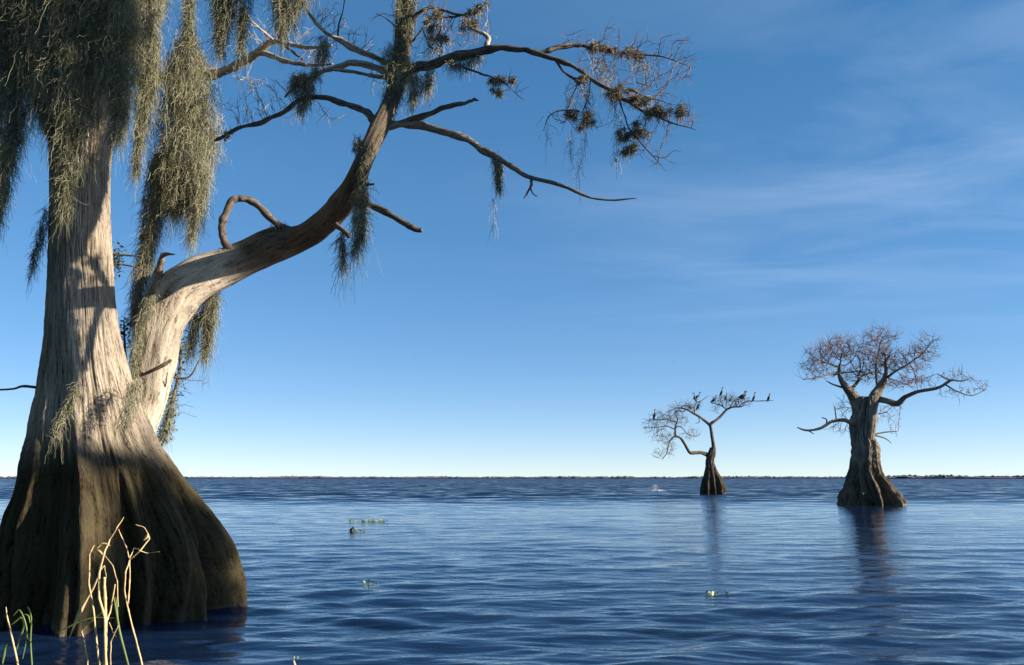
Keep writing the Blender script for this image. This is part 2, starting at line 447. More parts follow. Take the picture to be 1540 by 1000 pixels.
def lofted_trunk(profile, depth, ridges, sides, rows, lean=None, seed=0, fib=70, fib_amp=.012, base_z=-.6, amp_low=.3, facet=None, hollow=None, sharp=1.35):
    """profile [(y, left, right)] in photo pixels -> fluted trunk; ridges [(phi_deg, width_deg, strength)] swell towards the foot"""
    pr = np.array(profile, float)
    zs, cx, hw = [], [], []
    for y, l_, r_ in pr:
        p = at((l_ + r_) / 2, y, depth); zs.append(p[2]); cx.append(p[0]); hw.append((r_ - l_) / 2 * mpp(y, depth))
    zs, cx, hw = np.array(zs), np.array(cx), np.array(hw)
    o = np.argsort(zs); zs, cx, hw = zs[o], cx[o], hw[o]
    ztop, z0 = zs[-1], base_z
    z = np.linspace(z0, ztop, rows)
    def cub(v):
        m = np.gradient(v, zs)
        i = np.clip(np.searchsorted(zs, z) - 1, 0, len(zs) - 2)
        h = zs[i + 1] - zs[i]; t = np.clip((z - zs[i]) / h, 0, 1)
        return (2*t**3-3*t**2+1)*v[i] + (t**3-2*t**2+t)*h*m[i] + (-2*t**3+3*t**2)*v[i+1] + (t**3-t**2)*h*m[i+1]
    C, H = cub(cx), cub(hw)
    th = np.linspace(0, 2 * np.pi, sides + 1)
    TH, Z = np.meshgrid(th, z)
    Hh = H[:, None]
    swell = np.clip((Hh - hw.min()) / (hw.max() - hw.min()), 0, 1)
    f = np.zeros_like(TH); 
    wob = (vnoise(Z * .7 + 9, Z * 0 + .5, seed) - .5) * .22
    for phi, wd, st in ridges:
        d = (TH - R(phi) + wob * swell + np.pi) % (2 * np.pi) - np.pi
        f = np.maximum(f, st * np.exp(-(np.abs(d) / R(wd)) ** sharp)) + .12 * st * np.exp(-(d / R(wd) / 1.6) ** 2)
    f = f / (np.abs(f).max() + 1e-9)
    r = Hh * (1 - (amp_low * swell ** .8 + .05) * (1 - f))
    if facet:
        fc, fh = R(facet[0]), facet[1]
        dd = np.abs((TH - fc + np.pi) % (2 * np.pi) - np.pi)
        cut = np.where(dd < 1.3, fh / np.maximum(np.cos(dd), .2), 9)
        r = np.where(swell < .45, np.minimum(r, Hh * (cut + swell * 1.4)), r)
    if hollow:
        for phi, wd, za, zb, dep in hollow:
            d = (TH - R(phi) + np.pi) % (2 * np.pi) - np.pi
            r = r * (1 - dep * np.exp(-(d / R(wd)) ** 4) * np.clip((Z - za) / .5, 0, 1) * np.clip((zb - Z) / .5, 0, 1))
    wr_ = (vnoise(TH / (2*np.pi) * 7, Z * .9 + 11, seed + 7, 7) - .5) * 1.8
    rib = np.abs(np.sin(TH * 13 + wr_ * 2.2)) * .6 + np.abs(np.sin(TH * 21 + wr_ * 3 + 1)) * .4
    r = r * (1 - .15 * swell * (1 - rib) ** 1.6)
    per = 9
    r *= 1 + .05 * (vnoise(TH / (2*np.pi) * per, Z * .8 + 20, seed + 1, per) - .5) + .035 * (vnoise(TH / (2*np.pi) * 23, Z * 1.1 + 20, seed + 2, 23) - .5)
    # fibrous bark: long vertical strips that fork and drift
    w = (vnoise(TH / (2*np.pi) * 12, Z * 1.4 + 5, seed + 3, 12) - .5) * 1.6
    fb = vnoise(TH / (2*np.pi) * fib + w, Z * 2.2 + 30, seed + 4) * .6 + vnoise(TH / (2*np.pi) * fib * 2.3 + w * 2, Z * 3.5 + 30, seed + 6) * .4
    fb[:, -1] = fb[:, 0]
    r = r + fib_amp * (np.abs(fb - .5) * -2.2 + .4) * (1 + .8 * swell)
    # phi: 0 faces the viewer (-Y), 90 faces +X
    X = C[:, None] + r * np.sin(TH); Y = depth - r * np.cos(TH)
    V = np.stack([X, Y, Z], -1).reshape(-1, 3)
    i = np.arange(rows * (sides + 1)).reshape(rows, sides + 1)
    q = np.stack([i[:-1, :-1], i[:-1, 1:], i[1:, 1:], i[1:, :-1]], -1).reshape(-1, 4)
    U = np.stack([TH * H.mean(), Z], -1).reshape(-1, 2)
    mb = MB(); mb.add(V, q, None, U)
    c = len(V)
    mb.add([[C[-1], depth, ztop + .02]], None, None, np.zeros((1, 2)))
    mb.T.append(np.array([(c, i[-1, j], i[-1, j + 1]) for j in range(sides)]))
    return mb

prof = [(-160, 84, 156), (-60, 80, 162), (60, 76, 168), (180, 74, 171), (250, 76, 163), (300, 76, 162), (400, 73, 166), (500, 69, 177),
        (560, 65, 193), (620, 55, 217), (665, 45, 236), (708, 34, 268), (748, 19, 297), (780, 4, 320), (824, -14, 349), (876, -38, 372), (912, -52, 380), (985, -62, 390)]
ridges = [(97, 17, 1.0), (63, 15, .93), (12, 18, 1.0), (-28, 18, .66), (-64, 26, .66), (-104, 24, 1.0), (-135, 18, 1), (180, 20, 1), (138, 16, .9), (41, 10, .62)]
lofted_trunk(prof, D0, ridges, 420, 420, seed=1, fib=62, fib_amp=.034, facet=(-46, .72), amp_low=.50).build('trunk', M_TRUNK, cyp, BASE)

def limb(name, lst, d=None, mat=M_BRANCH, parent=cyp, n=7, sides=12, rough=.18, seed=0, base=BASE, **k):
    mb = MB(); P, Q = mb.line(lst, d, n=n, sides=sides, rough=rough, seed=seed, **k)
    o = mb.build(name, mat, parent, base)
    return o, P, Q

# the pale second stem that leaves the trunk, elbows and sweeps up to the right
stem_l = [(206, 690, 20, 10.5), (214, 648, 21, 10.55), (226, 600, 24, 10.6), (231, 550, 28, 10.62), (241, 500, 30, 10.6), (258, 452, 36, 10.65), (292, 424, 33, 10.72),
          (332, 407, 30, 10.85), (372, 390, 27, 10.95), (412, 371, 25, 10.97), (446, 360, 21, 10.9), (476, 344, 19, 10.6), (502, 321, 18, 10.1), (522, 298, 18, 9.45),
          (536, 270, 16, 8.98), (549, 240, 14, 8.78), (562, 212, 14, 8.78), (574, 188, 15, 8.88), (583, 165, 12.5, 8.96), (592, 140, 12, 9.05), (600, 100, 13, 9.15), (605, 60, 12, 9.25), (607, 20, 11, 9.3), (612, -60, 9, 9.4), (620, -160, 6, 9.5)]
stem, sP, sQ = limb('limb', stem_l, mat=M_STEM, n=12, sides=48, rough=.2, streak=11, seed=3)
stem['label'] = 'pale elbowed second stem sweeping up to the right'

TW = {}                       # limb object -> twig seed points
def kink(P, Q, seed, amt):
    """small knotty wander of the centre line"""
    k = np.random.default_rng(seed * 7 + len(P)); w = k.normal(0, 1, P.shape)
    w = (w + np.roll(w, 1, 0) + np.roll(w, -1, 0)) / 2; w[:2] = 0
    q = Q * (1 + .10 * k.normal(0, 1, len(Q)))
    return P + w * (Q[:, None] * amt + .004), np.maximum(q, Q * .7)
def branch(lst, d=None, parent=stem, rough=.22, seed=0, sides=10, n=7, name='branch', mat=M_BRANCH):
    lst = [(e[0], e[1], e[2] * (.86 if e[2] >= 6 else .62 + .04 * e[2])) + tuple(e[3:]) for e in lst]
    mb = MB(); P, Q = pts(lst, d); P, Q = smooth(P, Q, max(3, n // 2)); P, Q = kink(P, Q, seed, .12); P, Q = smooth(P, Q, 3)
    mb.tube(P, Q, sides, rough=rough, seed=seed)
    o = mb.build(name, mat, parent, BASE)
    return o, P, Q
loop = branch([(446, 352, 7, 10.9), (420, 338, 6.5, 10.85), (396, 319, 6, 10.8), (376, 303, 6.5, 10.75), (357, 299, 6.5, 10.7), (345, 311, 6.5, 10.7), (338, 330, 6, 10.7), (334, 350, 6.5, 10.72), (340, 368, 6.5, 10.75), (347, 385, 7, 10.85)], seed=4)
branch([(530, 298, 7, 9.25), (580, 320, 5.5, 9.05), (610, 338, 5, 8.95), (624, 346, 5.5, 8.9), (634, 347, 4, 8.88)], seed=5)
branch([(498, 330, 6, 10.1), (514, 346, 4.5, 9.8), (525, 357, 4, 9.7)], seed=6)
branch([(538, 276, 4, 9.0), (552, 277, 2.5, 8.95), (563, 278, 2, 8.92)], seed=7)
branch([(236, 425, 9, 10.45), (239, 405, 7, 10.35), (243, 388, 5.5, 10.3), (250, 383, 4, 10.28), (264, 384, 1.2, 10.2)], seed=8, name='broken_snag')
brA = branch([(572, 192, 8, 8.88), (605, 189, 7.5, 8.88), (640, 191, 7, 8.9), (690, 206, 6.5, 8.75), (716, 219, 5.8, 8.7), (742, 234, 6, 8.65), (770, 251, 4.8, 8.6), (800, 267, 4.3, 8.5), (850, 282, 3.6, 8.4), (880, 295, 3, 8.35), (920, 301, 2.2, 8.3), (958, 299, 1, 8.25)], seed=9, mat=M_MID)
for q in ([(799, 266, 3.2, 8.5), (799, 278, 2.8, 8.48), (794, 289, 2.2, 8.46), (786, 299, 1, 8.45)], [(797, 283, 2, 8.47), (803, 292, 1.5, 8.45), (809, 295, .8, 8.44)]):
    branch(q, parent=stem, seed=10, sides=6, name='branchlet')
branch([(570, 193, 8, 8.86), (600, 186, 6.5, 8.86), (640, 172, 5.5, 8.85), (672, 162, 5, 8.75), (700, 155, 3.6, 8.7), (712, 150, 3.2, 8.68), (721, 151, 1.5, 8.66)], seed=11)
brC = branch([(572, 194, 8, 8.87), (562, 182, 7, 8.95), (552, 170, 6, 9.05), (530, 161, 5.5, 9.2), (500, 152, 5, 9.3), (474, 146, 5, 9.4), (445, 154, 4.8, 9.5), (417, 174, 5, 9.55), (392, 184, 4.5, 9.6), (360, 194, 4, 9.65), (333, 207, 3.4, 9.7), (322, 213, 2, 9.75)], seed=12)
brD = branch([(600, 112, 7, 9.2), (575, 107, 6.5, 9.25), (552, 98, 5.8, 9.3), (524, 95, 5.2, 9.4), (496, 103, 4.6, 9.45), (468, 117, 4, 9.5), (446, 130, 3, 9.5), (428, 148, 2, 9.5)], seed=13, mat=M_LIMB)
brD2 = branch([(600, 100, 6, 9.2), (570, 90, 5.2, 9.3), (536, 77, 5, 9.45), (512, 62, 4.4, 9.5), (492, 52, 4, 9.55), (468, 27, 3.5, 9.6), (450, -5, 3, 9.65), (440, -40, 2.5, 9.7)], seed=14, mat=M_LIMB)
brD3 = branch([(596, 118, 5, 9.2), (562, 114, 3.6, 9.15), (532, 108, 3.4, 9.15), (500, 106, 3, 9.2)], seed=15, mat=M_LIMB)
branch([(578, 92, 4, 9.25), (548, 78, 3.6, 9.2), (520, 62, 3.2, 9.15), (500, 55, 3, 9.1)], seed=16, mat=M_LIMB)
branch([(508, 62, 2.4, 9.5), (509, 40, 2, 9.5), (515, 15, 1.5, 9.5), (522, -20, 1, 9.5)], seed=16, sides=6)
brE = branch([(200, 120, 10, 10.6), (290, 114, 9, 11.3), (325, 109, 8, 11.35), (350, 102, 7.6, 11.3), (378, 85, 7, 11.2), (396, 72, 6, 11.1), (414, 65, 5, 10.95), (440, 68, 4.4, 10.7), (470, 72, 3.4, 10.4), (500, 68, 2.4, 10.1)], parent=cyp, name='limb', mat=M_LIMB, seed=17)
brE2 = branch([(384, 80, 6, 11.15), (400, 82, 5, 11.05), (426, 91, 4.4, 10.8), (450, 96, 4, 10.6), (470, 99, 3.4, 10.4), (500, 97, 2.2, 10.2)], parent=brE[0], seed=18, mat=M_LIMB)
branch([(414, 64, 3, 10.95), (392, 44, 2.5, 10.8), (374, 27, 2, 10.7), (362, 8, 1.5, 10.6)], parent=brE[0], seed=19, sides=6, mat=M_LIMB)
branch([(425, 68, 2.8, 10.8), (445, 82, 2.4, 10.6), (456, 90, 2, 10.5)], parent=brE[0], seed=19, sides=6)
brF = branch([(600, 118, 9, 9.2), (622, 106, 9, 9.1), (646, 98, 8.5, 9.0), (680, 90, 9.5, 8.9), (714, 79, 7.5, 8.8), (745, 73, 6.5, 8.7), (770, 74, 5.6, 8.65), (794, 78, 5.2, 8.6), (829, 88, 4.8, 8.5), (858, 99, 4.4, 8.45), (887, 118, 4.2, 8.4), (912, 134, 4.2, 8.35), (932, 146, 3.8, 8.3), (952, 158, 3.2, 8.3), (970, 170, 2.8, 8.25), (996, 180, 2.2, 8.2), (1024, 188, 1.4, 8.2), (1048, 196, .7, 8.15)], seed=20)
brF2 = branch([(800, 79, 4.4, 8.6), (818, 78, 4.2, 8.6), (842, 72, 4.6, 8.65), (871, 70, 4, 8.7), (893, 75, 3.8, 8.7), (928, 80, 3, 8.75), (964, 83, 2.4, 8.8), (1002, 87, 1.8, 8.8), (1034, 99, .9, 8.8)], seed=21)
brF3 = branch([(836, 92, 3, 8.5), (846, 106, 2.6, 8.45), (856, 115, 2.4, 8.4), (872, 128, 2, 8.35)], seed=22, sides=6)
branch([(853, 113, 2.4, 8.4), (868, 120, 2, 8.35), (880, 128, 1.6, 8.3)], seed=22, sides=6)
branch([(940, 136, 2.6, 8.35), (950, 136, 2.8, 8.3), (962, 142, 2.2, 8.3), (985, 150, 1.4, 8.3), (1010, 158, .8, 8.3)], seed=22, sides=6)
brG = branch([(688, 98, 2.6, 8.85), (712, 108, 2.4, 8.75), (730, 115, 2.2, 8.7), (750, 121, 1.8, 8.65), (768, 134, 1.3, 8.6), (786, 150, .8, 8.6)], seed=23, sides=6)
branch([(731, 72, 4.6, 8.75), (734, 60, 4.4, 8.75), (728, 52, 4, 8.75), (712, 46, 3.2, 8.8), (704, 38, 2.4, 8.8)], seed=24, sides=8, mat=M_LIMB)
brH = branch([(610, 40, 5, 9.25), (640, 14, 3.2, 9.1), (662, 14, 3, 9.0), (690, 22, 2.8, 8.9), (712, 21, 2.4, 8.85), (728, 8, 1.6, 8.8), (738, -8, 1, 8.8)], seed=25, sides=8)
branch([(664, 26, 2.6, 9.0), (684, 26, 2.4, 8.95), (712, 20, 1.8, 8.9)], seed=25, sides=6)
branch([(612, 70, 4, 9.25), (624, 60, 3, 9.2), (634, 45, 2.4, 9.15), (650, 30, 2, 9.1)], seed=26, sides=6)
branch([(652, 74, 2.4, 9.0), (646, 70, 2.2, 9.0), (641, 58, 2, 9.0), (636, 46, 1.6, 9.0)], seed=27, sides=6, mat=M_LIMB)
branch([(660, 92, 2.4, 9.0), (664, 72, 2, 8.95), (660, 55, 1.6, 8.95), (664, 40, 1.2, 8.9)], seed=27, sides=6)
branch([(594, 40, 1.8, 9.25), (580, 28, 1.4, 9.2), (566, 22, 1, 9.2)], seed=27, sides=6, mat=M_LIMB)
branch([(932, 150, 1.8, 8.3), (938, 176, 1.6, 8.3), (946, 194, 1.6, 8.3), (962, 214, 1.5, 8.3), (980, 234, 1.3, 8.3), (1002, 259, .6, 8.3)], seed=28, sides=6)
branch([(980, 234, 1.2, 8.3), (998, 238, 1, 8.3), (1012, 229, .9, 8.3), (1026, 228, .5, 8.3)], seed=28, sides=6)
branch([(872, 168, 1.6, 8.35), (846, 166, 1.5, 8.35), (826, 176, 1.2, 8.35), (818, 196, .8, 8.35)], seed=29, sides=6)
branch([(888, 122, 1.6, 8.4), (884, 150, 1.5, 8.35), (876, 170, 1.4, 8.35)], seed=29, sides=6)
# low side twigs near the trunk
branch([(300, 540, 1.4, 10.5), (285, 566, 2, 10.5), (262, 566, 2.4, 10.5)], seed=30, sides=6, name='twig')
limb('twig', [(80, 586, 2.4, 9.9), (38, 580, 2.0, 9.7), (20, 584, 1.6, 9.7), (-12, 586, 1.2, 9.7)], seed=31, sides=6)
limb('twig', [(204, 567, 2.2, 10.35), (228, 557, 2.6, 10.25), (246, 548, 3, 10.25), (257, 541, 2.6, 10.3)], seed=32, sides=8)
# the hidden left fork under the moss
limb('limb', [(108, 240, 22, 10), (88, 165, 30, 9.95), (66, 120, 28, 9.9), (42, 90, 26, 9.8), (10, 30, 22, 9.7), (-30, -50, 16, 9.6)], mat=M_TRUNK, seed=33, sides=24)
limb('limb', [(140, 180, 30, 10), (165, 100, 24, 10.2), (195, 20, 20, 10.6), (225, -60, 15, 10.8)], mat=M_TRUNK, seed=34, sides=24)

# ---- bare twigs: grown by space colonisation so that they fork and fill their envelope
def colonize(nodes, att, step, infl, kill, iters, bias=(0, 0, 0), jit=.16):
    nodes = [np.asarray(p, float) for p in nodes]; par = [-1] * len(nodes); n_seed = len(nodes)
    att = np.asarray(att); best = np.full(len(att), 1e9); bi = np.zeros(len(att), int); lo = 0
    alive = np.ones(len(att), bool); b = np.asarray(bias)
    for _ in range(iters):
        new = np.array(nodes[lo:])
        for s0 in range(0, len(new), 400):
            d = np.linalg.norm(att[:, None] - new[None, s0:s0 + 400], axis=2)
            j = d.argmin(1); dm = d[np.arange(len(att)), j]
            u = dm < best; best[u] = dm[u]; bi[u] = j[u] + lo + s0
        lo = len(nodes)
        alive &= best > kill
        use = alive & (best < infl)
        if not use.any(): break
        dirs = {}
        for a in np.nonzero(use)[0]:
            v = att[a] - nodes[bi[a]]; v /= np.linalg.norm(v) + 1e-9
            dirs[bi[a]] = dirs.get(bi[a], 0) + v
        added = 0
        for k_, v in dirs.items():
            v = v / (np.linalg.norm(v) + 1e-9) + b + rng.normal(0, jit, 3); v /= np.linalg.norm(v)
            p = nodes[k_] + v * step * rng.uniform(.75, 1.2)
            nodes.append(p); par.append(k_); added += 1
        if not added: break
    return np.array(nodes), np.array(par), n_seed

def twig_mesh(nodes, par, n_seed, r_tip, r_max, power=2.2, sprays=2, spray_len=.2, spray_r=None, sides=3, bias=(0, 0, 0)):
    mb = MB(); N = len(nodes); rad = np.full(N, 0.0); kids = np.zeros(N, int)
    acc = np.zeros(N)
    for i in range(N - 1, -1, -1):
        rad[i] = max(acc[i], r_tip ** power) ** (1 / power)
        if par[i] >= 0: acc[par[i]] += rad[i] ** power; kids[par[i]] += 1
    rad = np.minimum(rad, r_max)
    ch = np.nonzero(par >= 0)[0]
    if len(ch):
        A, B = nodes[par[ch]], nodes[ch]
        ra = np.minimum(rad[par[ch]], rad[ch] * 1.35)
        mb.segs(A, B + (B - A) * .04, ra, rad[ch], sides)
        # sprays of fine twiglets
        tip = ch[rad[ch] < r_tip * 2.2]
        S = np.repeat(tip, sprays)
        d0 = nodes[S] - nodes[par[S]]; d0 /= np.linalg.norm(d0, axis=1)[:, None] + 1e-9
        sr = spray_r or r_tip * .6
        d = d0 * .8 + rng.normal(0, .42, (len(S), 3)) + np.asarray(bias); d /= np.linalg.norm(d, axis=1)[:, None]
        ln = spray_len * rng.uniform(.35, 1.2, (len(S), 1))
        p0 = nodes[S]; p1 = p0 + d * ln * .5
        d2 = d + rng.normal(0, .16, d.shape) + np.asarray(bias); p2 = p1 + d2 * ln * .5
        mb.segs(p0, p1, np.full(len(S), sr), np.full(len(S), sr * .85), 3)
        mb.segs(p1, p2, np.full(len(S), sr * .85), np.full(len(S), sr * .45), 3)
    return mb

def blob_att(lobes, n):
    """lobes [(x, y, rx_px, ry_px, depth)] -> attractor points in ellipsoids as deep as wide"""
    w = np.array([e[2] * e[3] for e in lobes], float); w /= w.sum(); out = []
    for e, k in zip(lobes, np.maximum(1, (w * n).astype(int))):
        v = rng.normal(size=(k, 3)); v /= np.linalg.norm(v, axis=1)[:, None]; v *= rng.random((k, 1)) ** (1 / 2.4)
        c = at(e[0], e[1], e[4]); m_ = mpp(e[1], e[4])
        dz = e[5] if len(e) > 5 else e[2]
        out.append(c + v * [e[2] * m_, dz * m_, e[3] * m_])
    return np.vstack(out)

def twigs_on(parent, P, lobes, n, step=.07, infl=.9, kill=.09, iters=40, r_tip=.0032, r_max=.014, mat=M_TWIG, base=BASE, **k):
    nd, pr, ns = colonize(P, blob_att(lobes, n), step, infl, kill, iters)
    return twig_mesh(nd, pr, ns, r_tip, r_max, **k).build('twigs', mat, parent, base, kind='stuff')

sp_ = dict(sprays=2, spray_len=.13, spray_r=.0026)
twigs_on(brF[0], np.vstack([brF[1][len(brF[1]) * 55 // 100::2], brF2[1][len(brF2[1]) // 3::2]]), [(905, 62, 40, 18, 8.7), (965, 80, 40, 22, 8.75), (1012, 72, 30, 26, 8.7), (1032, 105, 22, 26, 8.7), (985, 125, 46, 28, 8.5), (1010, 175, 40, 22, 8.25), (900, 100, 40, 25, 8.5),
         (960, 205, 26, 16, 8.3), (985, 240, 26, 12, 8.3), (1050, 80, 10, 6, 8.75), (860, 65, 22, 14, 8.6)], 470, **sp_)
twigs_on(brG[0], brG[1][len(brG[1]) // 3:], [(768, 132, 22, 20, 8.6)], 45, **sp_)
twigs_on(brF3[0], brF3[1][len(brF3[1]) // 3:], [(870, 150, 26, 30, 8.4), (845, 180, 30, 14, 8.35), (890, 185, 22, 14, 8.35)], 90, **sp_)
twigs_on(brC[0], brC[1][len(brC[1]) * 45 // 100:], [(395, 140, 40, 24, 9.5), (360, 158, 30, 16, 9.6), (500, 178, 24, 10, 9.35), (440, 175, 26, 14, 9.5)], 110, mat=M_PALETWIG, **sp_)
twigs_on(brE[0], brE[1][len(brE[1]) // 2:], [(370, 125, 30, 16, 11.1), (440, 48, 34, 22, 10.6), (470, 90, 30, 18, 10.4), (380, 40, 26, 20, 10.7)], 110, mat=M_PALETWIG, **sp_)
twigs_on(brD2[0], brD2[1][len(brD2[1]) // 5:], [(500, 30, 26, 30, 9.5), (480, 70, 30, 22, 9.5), (560, 130, 20, 10, 9.3), (540, 60, 30, 20, 9.4)], 120, mat=M_PALETWIG, **sp_)
twigs_on(brH[0], brH[1][6:], [(660, 48, 38, 32, 9.0), (700, 58, 26, 20, 8.9), (650, 5, 34, 20, 9.0), (640, 80, 26, 14, 9.05), (570, 20, 16, 12, 9.2)], 150, **sp_)
twigs_on(loop[0], loop[1][20:60], [(345, 345, 8, 30, 10.7), (408, 330, 12, 10, 10.8)], 14, sprays=1, spray_len=.05)
# dark brush behind the trunk crotch and twigs of the vine side

# ------------------------------------------------------------------ moss, air plants, vine
def strands(starts, length, curl=.5, k=7, droop=.75, half=.0032, taper=True, r=rng):
    N = len(starts); L_ = length * r.uniform(.45, 1.25, (N, 1))
    d = r.normal(0, .55 * min(1, .8 / droop), (N, 3)); d[:, 2] = -droop + r.normal(0, .3, N)
    P = np.zeros((N, k, 3)); P[:, 0] = starts
    ph = r.uniform(0, 6.28, (N, 3)); fq = r.uniform(.9, 2.4, (N, 3))
    for i in range(1, k):
        c = curl * np.sin(ph + fq * i)
        d[:, 2] -= .10
        dd = d + c; dd /= np.linalg.norm(dd, axis=1)[:, None]
        P[:, i] = P[:, i - 1] + dd * L_ / (k - 1)
    w = half * (np.linspace(1, .45, k) if taper else np.ones(k))
    return P, w

def moss_fill(mb, prof, density=1.0, length=.2, depth=None, curl=.75, ropes=9, half=.0029, flat=.8, stray=.16, r=rng):
    """fill a hanging lobe, prof [(x, y, r_px[, depth])], with curled strands gathered into ropes"""
    P, Q = pts(prof, depth); P, Q = smooth(P, Q, 8)
    seg = np.linalg.norm(np.diff(P, axis=0), axis=1); mid = (Q[1:] + Q[:-1]) / 2
    wgt = seg * (mid + .02); tot = wgt.sum()
    N = int(tot * 21000 * density)
    i = r.choice(len(seg), N, p=wgt / tot); t = r.random((N, 1))
    c = P[i] + (P[i + 1] - P[i]) * t; rad = mid[i]
    rp_a = r.uniform(0, 6.28, ropes); rp_r = np.sqrt(r.random(ropes)) * .92
    rp_w = r.uniform(.10, .26, ropes)
    ri = r.integers(0, ropes, N)
    ox = np.cos(rp_a[ri]) * rp_r[ri] + r.normal(0, 1, N) * rp_w[ri]
    oy = np.sin(rp_a[ri]) * rp_r[ri] + r.normal(0, 1, N) * rp_w[ri]
    un = r.random(N) < .35
    a = r.uniform(0, 6.28, N); q = np.sqrt(r.random(N))
    ox = np.where(un, np.cos(a) * q, ox); oy = np.where(un, np.sin(a) * q, oy)
    wav = .22 * np.sin(c[:, 2] * 5 + rp_a[ri] * 3)
    c = c + np.column_stack([(ox + wav) * rad, oy * rad * flat, r.normal(0, .03, N)])
    far = r.random(N) < stray
    c[far] += r.normal(0, .25, (far.sum(), 3)) * rad[far][:, None]
    lg = r.random(N) < .16
    S, w = strands(c[~lg], length, curl, half=half, r=r)
    mb.ribbons(S, w)
    S, w = strands(c[lg], length * 2.1, curl * .6, k=10, droop=1.5, half=half * .8, r=r)
    mb.ribbons(S, w)

def moss(lobes, label, depth=None, density=1.0, length=.22, mat=M_MOSS, name='spanish_moss', group='spanish moss hanging from the great cypress', **k):
    mb = MB()
    for lb in lobes: moss_fill(mb, lb, density, length, depth, **k)
    b = at(lobes[0][0][0], lobes[0][0][1], lobes[0][0][3] if len(lobes[0][0]) > 3 else depth)
    return mb.build(name, mat, None, tuple(b), uv=False, label=label, cat='moss', group=group)

moss([[(287, -30, 7, 10.7), (285, 0, 7, 10.7), (283, 45, 11, 10.7), (281, 90, 32, 10.7), (280, 140, 46, 10.7), (281, 190, 50, 10.7), (276, 240, 44, 10.7), (268, 285, 34, 10.7), (262, 318, 16, 10.7)],
      [(300, 250, 18, 10.65), (298, 295, 13, 10.65), (292, 330, 8, 10.65), (286, 360, 3, 10.65)],
      [(246, 230, 20, 10.75), (238, 290, 17, 10.75), (226, 345, 13, 10.75), (216, 395, 11, 10.75), (208, 445, 8, 10.75), (201, 490, 4, 10.75)]],
     'largest pear-shaped moss beard with a long tail, hanging free beside the trunk', density=.8)
moss([[(12, -60, 50), (14, 0, 46), (12, 70, 40), (14, 130, 34), (10, 195, 28), (6, 250, 18), (0, 300, 9), (-4, 330, 4)]], 'dark moss curtain at the left edge of the picture', depth=9.3, density=.8)
moss([[(62, -60, 40), (60, 0, 40), (62, 70, 36), (70, 130, 28), (78, 172, 18), (82, 200, 8)]], 'moss mass over the trunk fork above the dark left side', depth=9.2, density=.8)
moss([[(112, -60, 40), (114, 0, 40), (116, 60, 38), (114, 120, 34), (112, 175, 26), (106, 225, 17), (102, 275, 11), (98, 320, 6)]], 'moss curtain down the front of the trunk thinning into the bark', depth=9.15, density=.75)
moss([[(168, -60, 44), (170, 0, 42), (174, 50, 38), (180, 95, 28), (182, 140, 20), (180, 180, 11), (174, 210, 5)]], 'olive moss lobe over the upper right of the trunk', depth=9.15, density=.8)
moss([[(222, -60, 30), (220, 0, 28), (218, 40, 24), (224, 80, 16), (224, 120, 14), (216, 165, 9), (208, 220, 4), (203, 260, 2)]], 'narrow moss streamer between the trunk and the great beard', depth=10.25, density=.9)
moss([[(350, -60, 34), (348, -10, 26), (340, 20, 18), (334, 50, 9), (331, 80, 3)], [(366, 10, 9), (364, 45, 5), (361, 78, 2)]], 'twin moss tassels at the top edge above the forked limb', depth=9.4, density=.8)
moss([[(445, -60, 36), (438, -15, 28), (432, 10, 19), (428, 30, 10), (424, 54, 3)]], 'moss tuft at the top edge above the twiggy branches', depth=9.4, density=.8)
moss([[(320, 432, 14), (317, 460, 12), (314, 490, 8), (311, 515, 5), (309, 535, 2)], [(298, 465, 8), (290, 500, 5), (284, 528, 2)]], 'moss tassel under the elbow of the pale stem', depth=11.15, density=.9)
moss([[(547, 270, 6), (545, 295, 8), (540, 320, 9), (543, 343, 8), (536, 365, 4), (530, 380, 2)], [(514, 350, 4), (516, 375, 3), (518, 400, 1.5)]], 'moss tassel on the upward bend of the pale stem', depth=8.92, density=.9)
moss([[(234, 415, 6, 10.1), (222, 455, 8, 10.1), (210, 500, 9, 10.15), (202, 545, 7, 10.15), (203, 580, 9, 10.1)]], 'pale moss strip down the left side of the second stem', density=.8, length=.12)
moss([[(205, 570, 10, 9.6), (200, 595, 12, 9.4), (192, 618, 9, 9.3), (186, 640, 5, 9.2)]], 'thin moss veil in the crotch of trunk and stem', density=.35, length=.16)
moss([[(118, 575, 5, 9.1), (106, 605, 7, 9.05), (92, 630, 6, 9.0), (78, 655, 3, 8.95)]], 'thin pale moss wisp on the dark lower left of the trunk', density=.45, length=.16)
moss([[(72, 312, 6, 9.9), (66, 340, 7, 9.9), (58, 370, 6, 9.9), (50, 400, 3, 9.9), (44, 415, 1, 9.9)]], 'small dark moss tassel on the left flank of the trunk', density=.5, length=.16)
moss([[(450, 112, 12), (452, 132, 20), (455, 152, 12), (450, 168, 5)], [(478, 100, 9), (472, 118, 10)]], 'round moss ball on the branch left of the mossy junction', depth=9.4, density=.9, length=.11)
moss([[(486, 55, 6), (488, 75, 12), (478, 92, 10)]], 'shaggy moss knot on the twiggy branches near the top', depth=9.5, density=.7, length=.1)
moss([[(596, 68, 14, 9.15), (592, 88, 22, 9.1), (606, 104, 24, 9.05), (596, 125, 18, 9.0), (588, 150, 13, 9.0), (580, 176, 6, 9.0)]], 'shaggy moss collar round the main branch junction', density=.85, length=.11)
moss([[(604, -40, 13, 9.25), (606, 0, 13, 9.2), (604, 40, 12, 9.15), (600, 72, 12, 9.1)], [(622, -10, 6, 9.2), (622, 25, 5, 9.2), (618, 55, 3, 9.2)]], 'moss sleeve on the upright stem at the top edge', density=.6, length=.11)
moss([[(622, 112, 10), (630, 126, 14), (622, 142, 8), (618, 158, 3)], [(648, 104, 9), (645, 120, 7), (643, 138, 3)]], 'moss fringe under the start of the long right branch', depth=8.95, density=.8, length=.12)
